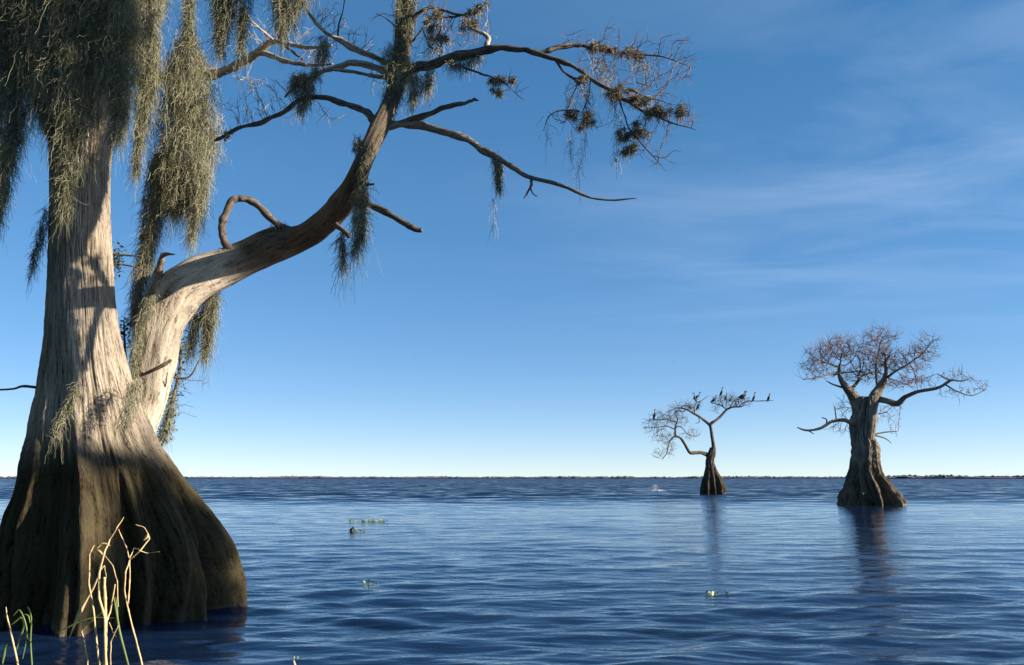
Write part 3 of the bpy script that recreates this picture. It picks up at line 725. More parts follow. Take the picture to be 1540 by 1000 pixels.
moss([[(672, 96, 7), (690, 98, 9), (708, 92, 8), (724, 84, 4)]], 'moss padding under the thick part of the long right branch', depth=8.8, density=1.0, length=.08)
moss([[(744, 234, 6), (750, 250, 6), (749, 268, 5), (750, 286, 2)]], 'moss tuft under the lowest right branch', depth=8.63, density=1.3, length=.1)
moss([[(540, 206, 5, 8.76), (541, 218, 8, 8.76), (541, 232, 5, 8.78)]], 'small dark moss burr on the upper left of the pale stem', density=.9, length=.07)
moss([[(560, 215, 5, 8.68), (545, 250, 5, 8.72), (530, 280, 4, 9.1)]], 'thin moss coat on the rising part of the pale stem', density=.6, length=.07)
moss([[(345, 376, 5, 10.75), (325, 384, 5, 10.7), (300, 388, 4, 10.65)]], 'dark crusty moss along the top of the pale elbow', density=.8, length=.07)
moss([[(405, 345, 5, 10.85), (428, 340, 5, 10.8)]], 'small moss tuft where the looping branch leaves the stem', density=.8, length=.07)
# thin pale wisps that no one could count
mbw = MB()
for lb in ([(880, 120, 9, 8.4), (884, 150, 10, 8.38), (880, 185, 8, 8.36)], [(860, 125, 10, 8.4), (862, 160, 12, 8.38)], [(916, 130, 7, 8.35), (928, 165, 7, 8.33), (930, 205, 5, 8.33), (926, 245, 2.5, 8.33)],
           [(908, 82, 20, 8.6), (915, 105, 22, 8.55), (918, 128, 14, 8.45)], [(878, 190, 5, 8.35), (875, 225, 4, 8.35), (868, 262, 1.5, 8.35)], [(860, 190, 3, 8.35), (858, 225, 2.5, 8.35), (862, 250, 1.2, 8.35)],
           [(820, 180, 4, 8.35), (824, 210, 2, 8.35)], [(722, 5, 7, 8.85), (728, 30, 6, 8.85), (734, 45, 3, 8.85)], [(705, 45, 5, 8.8), (704, 62, 3, 8.8)], [(650, 30, 18, 9.0), (660, 60, 20, 9.0), (645, 85, 14, 9.0)],
           [(632, 128, 12, 8.95), (636, 150, 4, 8.95)], [(952, 90, 14, 8.7), (985, 105, 12, 8.6)], [(740, 292, 2, 8.63), (744, 320, 1.5, 8.63), (742, 345, .8, 8.63)], [(412, 20, 5, 9.4), (420, 62, 3, 9.4)], [(378, 60, 4, 9.4), (368, 85, 2, 9.4)]):
    moss_fill(mbw, lb, .11, .17, None, .6, 4, .0026)
mbw.build('moss_wisps', M_WISP, None, tuple(at(880, 120, 8.4)), uv=False, kind='stuff', label='pale thin moss wisps trailing from the upper right branches', cat='moss')

AP = [(895, 70, 11, 8.7, 'air plant clump nearest the fork on the topmost right branch'), (955, 82, 12, 8.75, 'air plant clump far out on the topmost right branch'), (922, 76, 8, 8.72, 'air plant clump in the middle of the topmost right branch'),
      (878, 119, 8, 8.35, 'air plant clump where the long right branch begins to droop'), (924, 141, 14, 8.3, 'wide air plant clump midway down the drooping right branch'), (964, 150, 12, 8.3, 'dark round air plant clump just beyond the drooping branch fork'),
      (984, 172, 15, 8.22, 'brown spiky air plant clump near the tip of the drooping branch'), (1022, 172, 12, 8.2, 'pale straw-coloured air plant ball at the branch tip'), (939, 203, 10, 8.3, 'dark air plant hanging under the drooping branch, left of a pair'),
      (960, 200, 13, 8.3, 'dark air plant hanging under the drooping branch, right of a pair'), (949, 224, 11, 8.3, 'dark trailing air plant lowest under the drooping branch'), (884, 180, 12, 8.35, 'rusty air plant clump above the long pale wisps'),
      (862, 172, 10, 8.35, 'grey air plant clump on the small hanging twig'), (745, 121, 10, 8.65, 'upper air plant clump on the short twig below the long branch'), (748, 140, 8, 8.65, 'lower air plant clump on the short twig below the long branch'),
      (770, 120, 6, 8.62, 'smallest air plant clump on the short twig below the long branch'), (721, 14, 9, 8.85, 'air plant clump at the end of the top edge twig'), (708, 34, 12, 8.85, 'air plant clump over the curled pale branch'),
      (652, 24, 10, 9.0, 'air plant clump in the tangle by the top edge'), (648, 36, 9, 8.95, 'air plant clump lower in the tangle right of the upright stem'), (660, 58, 10, 8.95, 'reddish air plant clump above the start of the long branch'),
      (341, 204, 5, 9.68, 'tiny air plant on the branch end beside the great beard'), (452, 128, 14, 9.38, 'air plant nest inside the round moss ball'), (541, 222, 8, 8.74, 'dark round air plant on the left of the pale stem')]
for x, y, r_, d, lab in AP:
    c = at(x, y, d); rm = r_ * mpp(y, d); mb = MB()
    n = int(340 + r_ * 44)
    v = rng.normal(size=(n, 3)); v[:, 2] += .15; v /= np.linalg.norm(v, axis=1)[:, None]
    hub = rng.normal(0, .5, (9, 3)) * rm * [1.2, .9, .85]; c0 = hub[rng.integers(0, 9, n)] + rng.normal(0, .16, (n, 3)) * rm
    ln = rm * rng.uniform(.25, .85, (n, 1)); P = np.zeros((n, 4, 3)); P[:, 0] = c0
    for i in range(1, 4):
        v[:, 2] -= .22; v += rng.normal(0, .22, v.shape); P[:, i] = P[:, i - 1] + v * ln / 3
    mb.ribbons(P, np.array([.0025, .0023, .0018, .0008]))
    m_ = M_WISP if x == 1022 else M_AIR
    o = mb.build('air_plant', m_, None, (0, 0, 0), uv=False, label=lab, cat='air plant', group='air plants on the cypress branches')
    o.location = c

def leaves(mb, C, size, r=rng, up=.0):
    n = len(C); a = r.normal(size=(n, 3)); a[:, 2] += up; a /= np.linalg.norm(a, axis=1)[:, None]
    b = np.cross(a, r.normal(size=(n, 3))); b /= np.linalg.norm(b, axis=1)[:, None]
    nn = np.cross(a, b)
    s_ = size * r.uniform(.6, 1.3, (n, 1))
    V = np.stack([C - a * s_, C + b * s_ * .42 + nn * s_ * .12, C + a * s_, C - b * s_ * .42 + nn * s_ * .12], 1).reshape(-1, 3)
    mb.add(V, np.arange(4 * n).reshape(n, 4))

vin = root('climbing_vine', tuple(at(250, 650, 10.95)), 'dark leafy vine hanging along the right side of the pale stem', 'vine')
vb = tuple(vin.location)
mb = MB(); P, Q = mb.line([(244, 662, 4, 10.85), (250, 640, 4, 10.9), (256, 615, 3.4, 10.95), (264, 585, 3, 10.955), (270, 555, 2.6, 10.955), (272, 525, 2, 10.955), (268, 505, 1.2, 10.955)], n=6, sides=6, rough=.3)
mb.build('stem', M_BRANCH, vin, vb)
mb = MB(); c = P[rng.integers(0, len(P), 460)] + rng.normal(0, 1, (460, 3)) * [.055, .05, .05]; leaves(mb, c, .026)
mb.build('leaves', M_LEAF, vin, vb, uv=False, kind='stuff')
mb = MB(); nd, pr, ns = colonize(P[4:], blob_att([(300, 568, 26, 14, 10.95), (292, 590, 22, 10, 10.95), (284, 618, 24, 10, 10.95), (262, 655, 18, 14, 10.9)], 26), .06, 1.2, .07, 30)
twig_mesh(nd, pr, ns, .0026, .006, sprays=1, spray_len=.08).build('twigs', M_TWIG, vin, vb, kind='stuff')
mb = MB(); moss_fill(mb, [(262, 585, 7, 10.95), (256, 620, 9, 10.95), (248, 650, 10, 10.9), (240, 665, 5, 10.85)], .45, .14); mb.build('moss', M_MOSS, vin, vb, uv=False, kind='stuff')
brush = root('leafy_sprig', tuple(at(176, 395, 10.6)), 'dark leafy sprig sticking out behind the trunk beside the beard tail', 'sprig')
bb = tuple(brush.location)
mb = MB(); P = np.vstack([mb.line([(150, 400, 2.4, 10.5), (180, 398, 1.8, 10.6), (212, 404, 1, 10.6)], n=5, sides=5)[0], mb.line([(150, 380, 2.4, 10.5), (182, 384, 1.8, 10.6), (214, 386, 1, 10.6)], n=5, sides=5)[0]])
mb.build('stem', M_BRANCH, brush, bb)
mb = MB(); c = np.array([at(176 + rng.normal(0, 5), 392 + rng.normal(0, 12), 10.6 + rng.normal(0, .05)) for _ in range(140)]); leaves(mb, c, .028)
mb.build('leaves', M_LEAF, brush, bb, uv=False, kind='stuff')
sprig2 = root('leafy_sprig', tuple(at(186, 510, 10.7)), 'dark leafy sprig in the gap between trunk and pale stem', 'sprig')
bb = tuple(sprig2.location)
mb = MB(); P = mb.line([(192, 560, 2, 10.5), (188, 525, 1.8, 10.7), (186, 482, 1, 10.7)], n=5, sides=5)[0]; mb.build('stem', M_BRANCH, sprig2, bb)
mb = MB(); c = np.array([at(187 + rng.normal(0, 6), 502 + rng.normal(0, 14), 10.7 + rng.normal(0, .05)) for _ in range(170)]); leaves(mb, c, .026); mb.build('leaves', M_LEAF, sprig2, bb, uv=False, kind='stuff')

# ------------------------------------------------------------------ mid-distance cypress on the right
W3 = water_at(1314, 759); D3 = float(W3[1]); B3 = (float(W3[0]), D3, 0.0)
t3 = root('cypress_tree', B3, 'stout hollow cypress with a bushy bare crown, standing farthest to the right', 'tree', 'bald cypresses standing in the lake')
pr3 = [(596, 1289, 1317), (612, 1286, 1318), (637, 1279, 1317), (655, 1281, 1314), (672, 1282, 1322), (690, 1281, 1322), (702, 1279, 1324), (716, 1273, 1331), (730, 1268, 1345), (745, 1263, 1358), (758, 1261, 1366), (768, 1260, 1369)]
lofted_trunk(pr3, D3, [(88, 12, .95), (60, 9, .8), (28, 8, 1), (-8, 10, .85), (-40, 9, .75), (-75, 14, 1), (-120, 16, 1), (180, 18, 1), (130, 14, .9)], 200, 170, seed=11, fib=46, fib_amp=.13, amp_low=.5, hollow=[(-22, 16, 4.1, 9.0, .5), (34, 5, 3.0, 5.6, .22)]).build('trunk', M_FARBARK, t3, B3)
def L3(lst, name='limb', rough=.2, seed=0, sides=10, dd=0.0, mat=None):
    mb = MB(); P, Q = mb.line([(e[0], e[1], e[2] * (.9 if e[2] > 5 else .74), D3 + dd + (e[3] if len(e) > 3 else 0)) for e in lst], n=5, sides=sides, rough=rough, seed=seed)
    return mb.build(name, mat or M_FARBARK, t3, B3), P
# right-hand upright column of the split trunk, with the hollow between
l_a = L3([(1310, 700, 9, .3), (1305, 668, 9, -.2), (1309, 640, 8.5, -.5), (1312, 615, 9, -.4), (1315, 598, 9, -.2), (1320, 587, 7.8, 0), (1327, 576, 6, 0), (1332, 560, 4, 0), (1332, 545, 3.2, .2), (1338, 534, 2.4, .2)], seed=41)
l_b = L3([(1296, 632, 11, 0), (1291, 612, 10.5, 0), (1285, 598, 9, 0), (1277, 587, 7.2, -.2), (1269, 577, 5.6, -.4), (1263, 566, 4, -.5), (1262, 554, 3.4, -.5), (1264, 545, 2.4, -.5)], seed=42)
l_c = L3([(1278, 588, 4, -.2), (1290, 573, 3, .4), (1298, 564, 2.2, .8), (1316, 558, 1.4, 1.2)], seed=43)
l_d = L3([(1316, 598, 6, 0), (1330, 601, 5.5, -.5), (1349, 606, 5.2, -1), (1360, 597, 4.6, -1.3), (1366, 594, 4.2, -1.5), (1381, 588, 3.6, -1.8), (1409, 583, 3, -2.2), (1424, 575, 2.6, -2.4), (1432, 571, 2.2, -2.5), (1446, 572, 1.4, -2.6), (1462, 568, .8, -2.6)], seed=44)
l_e = L3([(1292, 640, 6, 0), (1278, 634, 4.6, -.4), (1268, 631, 4, -.6), (1251, 633, 3.4, -.9), (1236, 642, 2.8, -1.1), (1222, 646, 2.4, -1.2), (1210, 646, 2, -1.2), (1199, 642, 1, -1.2)], seed=45)
L3([(1258, 633, 1.6, -.8), (1257, 624, 1.4, -.8), (1255, 610, 1, -.8)], 'branch', seed=46, sides=6)
L3([(1243, 636, 1.6, -1), (1243, 630, 1.4, -1), (1236, 627, 1, -1)], 'branch', seed=46, sides=6)
L3([(1216, 647, 1.3, -1.2), (1224, 652, .8, -1.2)], 'branch', seed=46, sides=6)
L3([(1273, 584, 2.4, -.25), (1252, 577, 1.6, -.4), (1243, 572, 1, -.4)], 'branch', seed=47, sides=6)
l_f = L3([(1262, 558, 2.2, -.5), (1248, 562, 1.6, -.9), (1230, 567, 1.2, -1.2), (1208, 570, .7, -1.4)], 'branch', seed=48, sides=6)
l_g = L3([(1262, 552, 2, -.5), (1246, 546, 1.5, -.8), (1230, 540, 1.2, -1), (1216, 530, .7, -1)], 'branch', seed=49, sides=6)
l_h = L3([(1322, 588, 3.2, .2), (1318, 570, 2.4, .5), (1318, 545, 2, .7), (1322, 525, 1.5, .8), (1326, 508, 1, .8)], 'branch', seed=50, sides=6)
l_i = L3([(1330, 570, 2.6, 0), (1346, 558, 2, -.4), (1368, 545, 1.6, -.8), (1388, 530, 1.2, -1), (1402, 512, .7, -1)], 'branch', seed=51, sides=6)
l_j = L3([(1421, 577, 1.8, -2.4), (1440, 588, 1.3, -2.4), (1462, 594, .9, -2.4), (1484, 584, .6, -2.4)], 'branch', seed=52, sides=6)
l_k = L3([(1432, 572, 1.6, -2.5), (1420, 567, 1.5, -2.5), (1409, 561, .8, -2.5)], 'branch', seed=52, sides=6)
l_l = L3([(1306, 654, 2, .2), (1332, 649, 1.4, .4), (1350, 648, .7, .4)], 'branch', seed=53, sides=6)
L3([(1308, 652, 2, .2), (1330, 658, 1.2, .4), (1341, 666, .6, .4)], 'branch', seed=53, sides=6)
seedsP = np.vstack([q[1][len(q[1]) // 3:] for q in (l_a, l_b, l_c, l_f, l_g, l_h, l_i)])
lobes3 = [(1240, 532, 32, 18, D3 - .5), (1228, 548, 24, 12, D3 - .8), (1262, 518, 24, 16, D3), (1290, 530, 30, 20, D3), (1322, 508, 28, 16, D3 + .3), (1330, 540, 38, 22, D3), (1388, 528, 22, 20, D3 - .8), (1362, 546, 34, 15, D3 - .5), (1300, 560, 42, 14, D3 + .6), (1355, 574, 34, 9, D3 + .5), (1220, 566, 20, 7, D3 - 1.2), (1403, 512, 9, 12, D3 - 1)]
nd, pp, ns = colonize(seedsP, blob_att(lobes3, 1900), .24, 2.8, .24, 40, jit=.12)
twig_mesh(nd, pp, ns, .0125, .06, sprays=4, spray_len=.55, spray_r=.0075, bias=(0, 0, .22)).build('crown', M_RTWIG, t3, B3, kind='stuff')
nd, pp, ns = colonize(np.vstack([l_d[1][24:], l_j[1], l_k[1]]), blob_att([(1440, 562, 30, 12, D3 - 2.4), (1465, 580, 26, 12, D3 - 2.4), (1440, 592, 26, 10, D3 - 2.4), (1395, 572, 20, 10, D3 - 2)], 160), .2, 2.2, .24, 30)
twig_mesh(nd, pp, ns, .012, .04, sprays=2, spray_len=.38, spray_r=.008).build('twigs', M_RTWIG, t3, B3, kind='stuff')
nd, pp, ns = colonize(np.vstack([l_e[1][6:22], l_l[1], np.array([at(1285, 612, D3 + .6), at(1318, 622, D3 + .6)])]), blob_att([(1270, 612, 18, 20, D3 + .5), (1262, 645, 20, 9, D3 - .2), (1332, 625, 16, 16, D3 + .6), (1340, 612, 20, 10, D3 + .5), (1345, 652, 8, 4, D3 + .4)], 190), .2, 2.0, .24, 30)
twig_mesh(nd, pp, ns, .011, .03, sprays=2, spray_len=.35, spray_r=.007).build('twigs', M_RTWIG, t3, B3, kind='stuff')

# ------------------------------------------------------------------ small far cypress with the cormorants
W2 = water_at(1072, 742.5); D2 = float(W2[1]); B2 = (float(W2[0]), D2, 0.0)
t2 = root('cypress_tree', B2, 'small crooked cypress full of perched black birds, farthest out in the lake', 'tree', 'bald cypresses standing in the lake')
pr2 = [(672, 1068, 1076), (684, 1063, 1076), (692, 1061, 1074), (702, 1060.5, 1077), (714, 1057, 1083), (724, 1053.5, 1088), (734, 1051, 1092), (743, 1050, 1094), (748, 1049, 1095)]
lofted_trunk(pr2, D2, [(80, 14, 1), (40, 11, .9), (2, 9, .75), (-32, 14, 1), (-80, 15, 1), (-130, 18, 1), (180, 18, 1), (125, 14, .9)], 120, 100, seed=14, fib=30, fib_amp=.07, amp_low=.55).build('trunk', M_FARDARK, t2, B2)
def L2(lst, name='limb', rough=.2, seed=0, sides=8):
    mb = MB(); P, Q = mb.line([(e[0], e[1], e[2] * .78, D2 + (e[3] if len(e) > 3 else 0)) for e in lst], n=5, sides=sides, rough=rough, seed=seed)
    return mb.build(name, M_FARDARK, t2, B2), P
k_a = L2([(1069, 694, 6), (1072, 682, 4.6), (1073, 671, 4), (1071, 656, 3.3), (1069, 644, 3), (1067, 636, 3.2)], seed=61)
k_b = L2([(1067, 638, 3.2), (1060, 632, 2.6), (1052, 626, 2.3, -.3), (1040, 619, 2, -.8), (1030, 614, 1.5, -1.2), (1018, 613, 1.1, -1.5), (1005, 618, .7, -1.8)], seed=62)
k_c = L2([(1067, 638, 3.2), (1074, 633, 2.7), (1082, 627, 2.4, .3), (1091, 617, 2.2, .5), (1097, 613, 1.9, .6), (1104, 611, 1.6, .6), (1114, 611, 1.2, .6), (1120, 608, .9, .6)], seed=63)
k_d = L2([(1069, 690, 5.5), (1063, 683, 4.2), (1054, 680, 3.6, -.4), (1046, 680, 3.3, -.8), (1038, 680, 3.2, -1.2), (1033, 673, 2.9, -1.5), (1028, 664, 2.6, -1.7), (1022, 657, 2.3, -1.8), (1014, 656, 1.9, -2), (1008, 662, 1.4, -2.1), (1005, 670, 1, -2.2), (1003, 680, .8, -2.2), (996, 690, .6, -2.2)], seed=64)
k_e = L2([(1016, 657, 2, -1.9), (1015.5, 648, 1.9, -1.9), (1016, 640, 1.7, -1.9), (1019, 630, 1.2, -1.9), (1016, 622, .7, -1.9)], seed=65)
k_f = L2([(1112, 610, .9, .6), (1122, 603, .9, .6), (1140, 602.3, .8, .6), (1150, 602, .8, .6), (1163, 601.5, .5, .6)], 'branch', seed=66, sides=6)
k_g = L2([(1093, 615, 1.2, .5), (1086, 610, 1.1, .3), (1078, 607, .9, .3), (1068, 604, .6, .3)], 'branch', seed=67, sides=6)
k_h = L2([(1045, 622, 1.1, -.6), (1044, 612, .8, -.6), (1048, 605, .7, -.6), (1056, 601, .6, -.6), (1066, 594, .4, -.6)], 'branch', seed=68, sides=6)
k_i = L2([(1017, 642, 1.1, -1.9), (1022, 640, 1, -1.9), (1028, 645, .8, -1.9), (1034, 652, .6, -1.9), (1046, 656, .4, -1.9)], 'branch', seed=69, sides=6)
k_j = L2([(1015, 645, 1.2, -1.9), (1002, 640, .9, -2.2), (988, 642, .7, -2.4), (966, 643, .4, -2.4)], 'branch', seed=70, sides=6)
k_k = L2([(1017, 634, 1.2, -1.9), (1004, 630, .9, -2.1), (990, 630.5, .8, -2.2), (976, 629, .5, -2.2)], 'branch', seed=71, sides=6)
k_l = L2([(1098, 612, 1, .6), (1102, 604, .8, .6), (1108, 600, .7, .6), (1120, 598.5, .6, .6), (1128, 596, .3, .6)], 'branch', seed=72, sides=6)
k_m = L2([(1088, 611, .9, .4), (1084, 602, .7, .4), (1085, 595.5, .6, .4), (1092, 594, .3, .4)], 'branch', seed=73, sides=6)
k_n = L2([(1092, 612, .9, .4), (1092, 604, .7, .4), (1094, 600, .6, .4), (1100, 603.5, .5, .4)], 'branch', seed=74, sides=6)
L2([(1051, 628, .9, -.3), (1051.5, 634, .7, -.3), (1046, 636, .4, -.3)], 'branch', seed=75, sides=6)
nd, pp, ns = colonize(np.vstack([q[1][len(q[1]) // 3:] for q in (k_b, k_e, k_i, k_j, k_k, k_h)] + [k_d[1][42:]]),
    blob_att([(1030, 612, 26, 8, D2 - 1.2), (1000, 628, 24, 12, D2 - 2), (985, 640, 20, 12, D2 - 2.2), (1000, 655, 20, 10, D2 - 2.1), (1040, 652, 16, 8, D2 - 1.8), (1004, 672, 12, 14, D2 - 2.2), (990, 682, 9, 10, D2 - 2.2), (1048, 606, 8, 6, D2 - .6), (1020, 630, 16, 14, D2 - 1.8)], 800), .27, 3.2, .27, 30, jit=.1)
twig_mesh(nd, pp, ns, .013, .05, sprays=3, spray_len=.6, spray_r=.009).build('crown', M_FTWIG, t2, B2, kind='stuff')
nd, pp, ns = colonize(np.vstack([q[1][len(q[1]) // 3:] for q in (k_c, k_g, k_l, k_m, k_n)]),
    blob_att([(1085, 603, 18, 8, D2 + .4), (1105, 602, 18, 8, D2 + .6), (1118, 604, 12, 6, D2 + .6), (1098, 596, 14, 6, D2 + .6), (1076, 614, 6, 8, D2 + .3)], 520), .26, 3.2, .24, 30, jit=.1)
twig_mesh(nd, pp, ns, .013, .05, sprays=2, spray_len=.5, spray_r=.01).build('crown', M_FTWIG, t2, B2, kind='stuff')

# ---- cormorants
def bird_mesh(kind):
    if kind == 'tall':
        sp = [(-.20, -.10, .012), (-.17, -.02, .035), (-.12, .08, .062), (-.07, .18, .088), (-.02, .28, .10), (.02, .37, .088), (.045, .45, .058), (.04, .53, .036), (.03, .60, .030), (.04, .67, .030), (.07, .72, .036), (.11, .735, .038), (.15, .728, .026), (.19, .718, .013), (.25, .71, .008), (.285, .695, .003)]
    elif kind == 'lean':
        sp = [(-.40, .02, .012), (-.33, .06, .04), (-.24, .11, .07), (-.14, .17, .095), (-.03, .24, .10), (.07, .31, .085), (.14, .38, .055), (.17, .45, .036), (.165, .52, .030), (.17, .58, .030), (.20, .625, .036), (.245, .64, .038), (.285, .632, .026), (.32, .622, .013), (.38, .612, .008), (.41, .598, .003)]
    else:
        sp = [(-.24, -.08, .012), (-.20, .0, .04), (-.14, .08, .07), (-.08, .17, .098), (-.02, .26, .105), (.03, .34, .09), (.06, .41, .06), (.075, .46, .042), (.07, .50, .036), (.08, .545, .036), (.11, .575, .04), (.15, .58, .038), (.185, .573, .025), (.22, .565, .012), (.27, .56, .008), (.30, .548, .003)]
    A = np.array(sp); P = np.column_stack([A[:, 0], A[:, 0] * 0, A[:, 1]]); P, Q = smooth(P, A[:, 2], 3)
    mb = MB(); mb.tube(P, Q, 10)
    # folded wings
    for s_ in (-1, 1):
        b = A[4]; e = A[1]
        w = np.array([[b[0] + .03, s_ * .085, b[1] + .08], [b[0], s_ * .108, b[1] - .02], [b[0] - .07, s_ * .09, b[1] - .14], [e[0] - .0, s_ * .03, e[1] + .02]])
        wp, wq = smooth(w, np.array([.025, .05, .045, .008]), 4); mb.tube(wp, wq, 6)
        f = np.array([[-.05, s_ * .045, .13], [-.01, s_ * .05, .05], [.0, s_ * .05, 0.005], [.07, s_ * .06, .0]]); fp, fq = smooth(f, np.array([.022, .013, .012, .014]), 3); mb.tube(fp, fq, 5)
    V = np.vstack(mb.V)
    return mesh_np('cormorant', V, [np.vstack(mb.Q), np.vstack(mb.T)])
BM = {k: bird_mesh(k) for k in ('tall', 'lean', 'short')}
for m_ in BM.values(): m_.materials.append(M_BIRD)
birds = [(985, 629.5, 'tall', 1, -2.2, 1.05, 'cormorant alone at the left end of the small tree crown'),
         (1045, 603.5, 'tall', -1, -.6, 1.0, 'cormorant facing left, back to back with another'), (1048.5, 600.5, 'lean', 1, -.5, 1.0, 'leaning cormorant behind the left-facing one, beak to the right'),
         (1051, 615, 'short', 1, -.6, 1.05, 'cormorant lower in the twigs beneath the back-to-back pair'), (1074, 604.5, 'lean', 1, .3, .92, 'cormorant at the left end of the right-hand canopy'),
         (1085, 595, 'tall', 1, .4, 1.02, 'topmost cormorant stretching its neck above the right-hand canopy'), (1092.5, 601, 'tall', 1, .4, .8, 'cormorant half hidden in twigs below the topmost bird'),
         (1099, 603.5, 'short', 1, .4, .72, 'small hunched cormorant deep in the twigs of the right-hand canopy'), (1116, 599.5, 'lean', 1, .7, 1.12, 'rear bird of the overlapping cormorant pair on the right'),
         (1119, 600, 'lean', 1, .5, 1.0, 'front bird of the overlapping cormorant pair on the right'), (1134, 602.5, 'tall', 1, .6, .98, 'cormorant on the bare outstretched branch, inner of two'),
         (1157, 602, 'short', 1, .6, 1.0, 'cormorant at the tip of the bare outstretched branch')]
for i, (x, y, kd, face, dd, sc, lab) in enumerate(birds):
    o = obj('cormorant', BM[kd], None, None, tuple(at(x, y, D2 + dd)), lab, 'bird', 'cormorants perched in the small cypress')
    o.rotation_euler = (0, R((i * 37 % 11) - 5), R(rng.uniform(-25, 25)) + (math.pi if face < 0 else 0)); o.scale = (sc * 1.14,) * 3

# ---- splashing bird, stake, floating plants
p = water_at(988, 737.5)
o = obj('cormorant', BM['lean'], None, None, (p[0], p[1], -.12), 'dark bird splashing on the water left of the small cypress', 'bird'); o.rotation_euler = (0, R(20), R(30)); o.scale = (1.1,) * 3
mb = MB(); n = 260
t = rng.random((n, 1)); c = np.column_stack([rng.normal(0, .42, n), rng.normal(0, .25, n), np.abs(rng.normal(0, .07, n))])
c[:60] = np.column_stack([-.25 + rng.normal(0, .16, 60) - .1 * np.linspace(0, 1, 60), rng.normal(0, .1, 60), rng.uniform(.1, .75, 60)])
oc = np.array([[1, 0, 0], [-1, 0, 0], [0, 1, 0], [0, -1, 0], [0, 0, 1], [0, 0, -1.0]]); tri = np.array([[0, 2, 4], [2, 1, 4], [1, 3, 4], [3, 0, 4], [2, 0, 5], [1, 2, 5], [3, 1, 5], [0, 3, 5]])
for q in c: mb.add(oc * rng.uniform(.008, .028) * [2, 1, .8] + q, None, tri)
mb.build('spray', M_SPRAY, None, (0, 0, 0), uv=False, kind='stuff', label='white spray thrown up by the splashing bird', cat='spray').location = (p[0] + .05, p[1] - .2, 0)
p = water_at(928.5, 735.5); mb = MB()
mb.tube(np.array([[0, 0, -.4], [.01, 0, .1], [0, .01, .3], [.01, 0, .45]]), np.array([.05, .05, .045, .04]), 7, rough=.2)
mb.build('wooden_stake', M_BRANCH, None, (0, 0, 0), label='thin dark stake sticking out of the open water', cat='stake').location = p

def float_plant(x, y, wpx, n, hgt, label, seed, lump=False):
    r = np.random.default_rng(seed); p = water_at(x, y); w = wpx * mpp(y, p[1]) / 2
    rt = root('floating_plant', tuple(p), label, 'plant', 'floating plants on the water')
    mb = MB(); ctr = r.uniform(-1, 1, (max(2, n // 12), 2)) * [w, w * .25]
    c = ctr[r.integers(0, len(ctr), n)] + r.normal(0, .06, (n, 2))
    c = np.column_stack([c, r.uniform(.02, hgt, n)]); leaves(mb, c, .03, r, up=.5)
    mb.build('leaves', M_FLOAT, rt, uv=False, kind='stuff')
    mb = MB(); a = c.copy(); a[:, 2] = -.05; mb.segs(a * [.9, .9, 1], c, np.full(n, .006), np.full(n, .004)); mb.build('stems', M_GREEN, rt, kind='stuff')
    if lump:
        mb = MB(); mb.tube(np.array([[-w * .8, 0, -.1], [-w * .75, 0, .08], [-w * .62, .02, .12], [-w * .5, .02, .05]]), np.array([.05, .06, .05, .02]), 7, rough=.3); mb.build('dead_stem', M_BIRD, rt)
float_plant(552, 784, 52, 150, .08, 'longer green floating plant mat, the farther of two near the big tree', 31)
float_plant(540, 799.5, 30, 40, .07, 'short floating plant scrap with a dark lump, nearer of two', 32, True)
float_plant(555.5, 882, 4, 8, .09, 'single tiny green sprig floating on the nearer water', 33)
float_plant(1072, 893, 14, 10, .03, 'faint leaf scraps floating left of the dark tree reflection', 35)
p = water_at(443, 1004)
rt = root('pale_shoot', tuple(p), 'small pale shoot poking up at the bottom edge of the picture', 'plant'); mb = MB()
mb.tube(np.array([[0, 0, -.1], [0, 0, .02], [-.012, 0, .06], [-.005, 0, .09]]), np.array([.014, .013, .009, .003]), 7); mb.build('stem', M_WISP, rt)
mb = MB(); leaves(mb, np.array([[.015, 0, .07], [.022, 0, .08]]), .02); mb.build('leaf', M_GREEN, rt, uv=False)

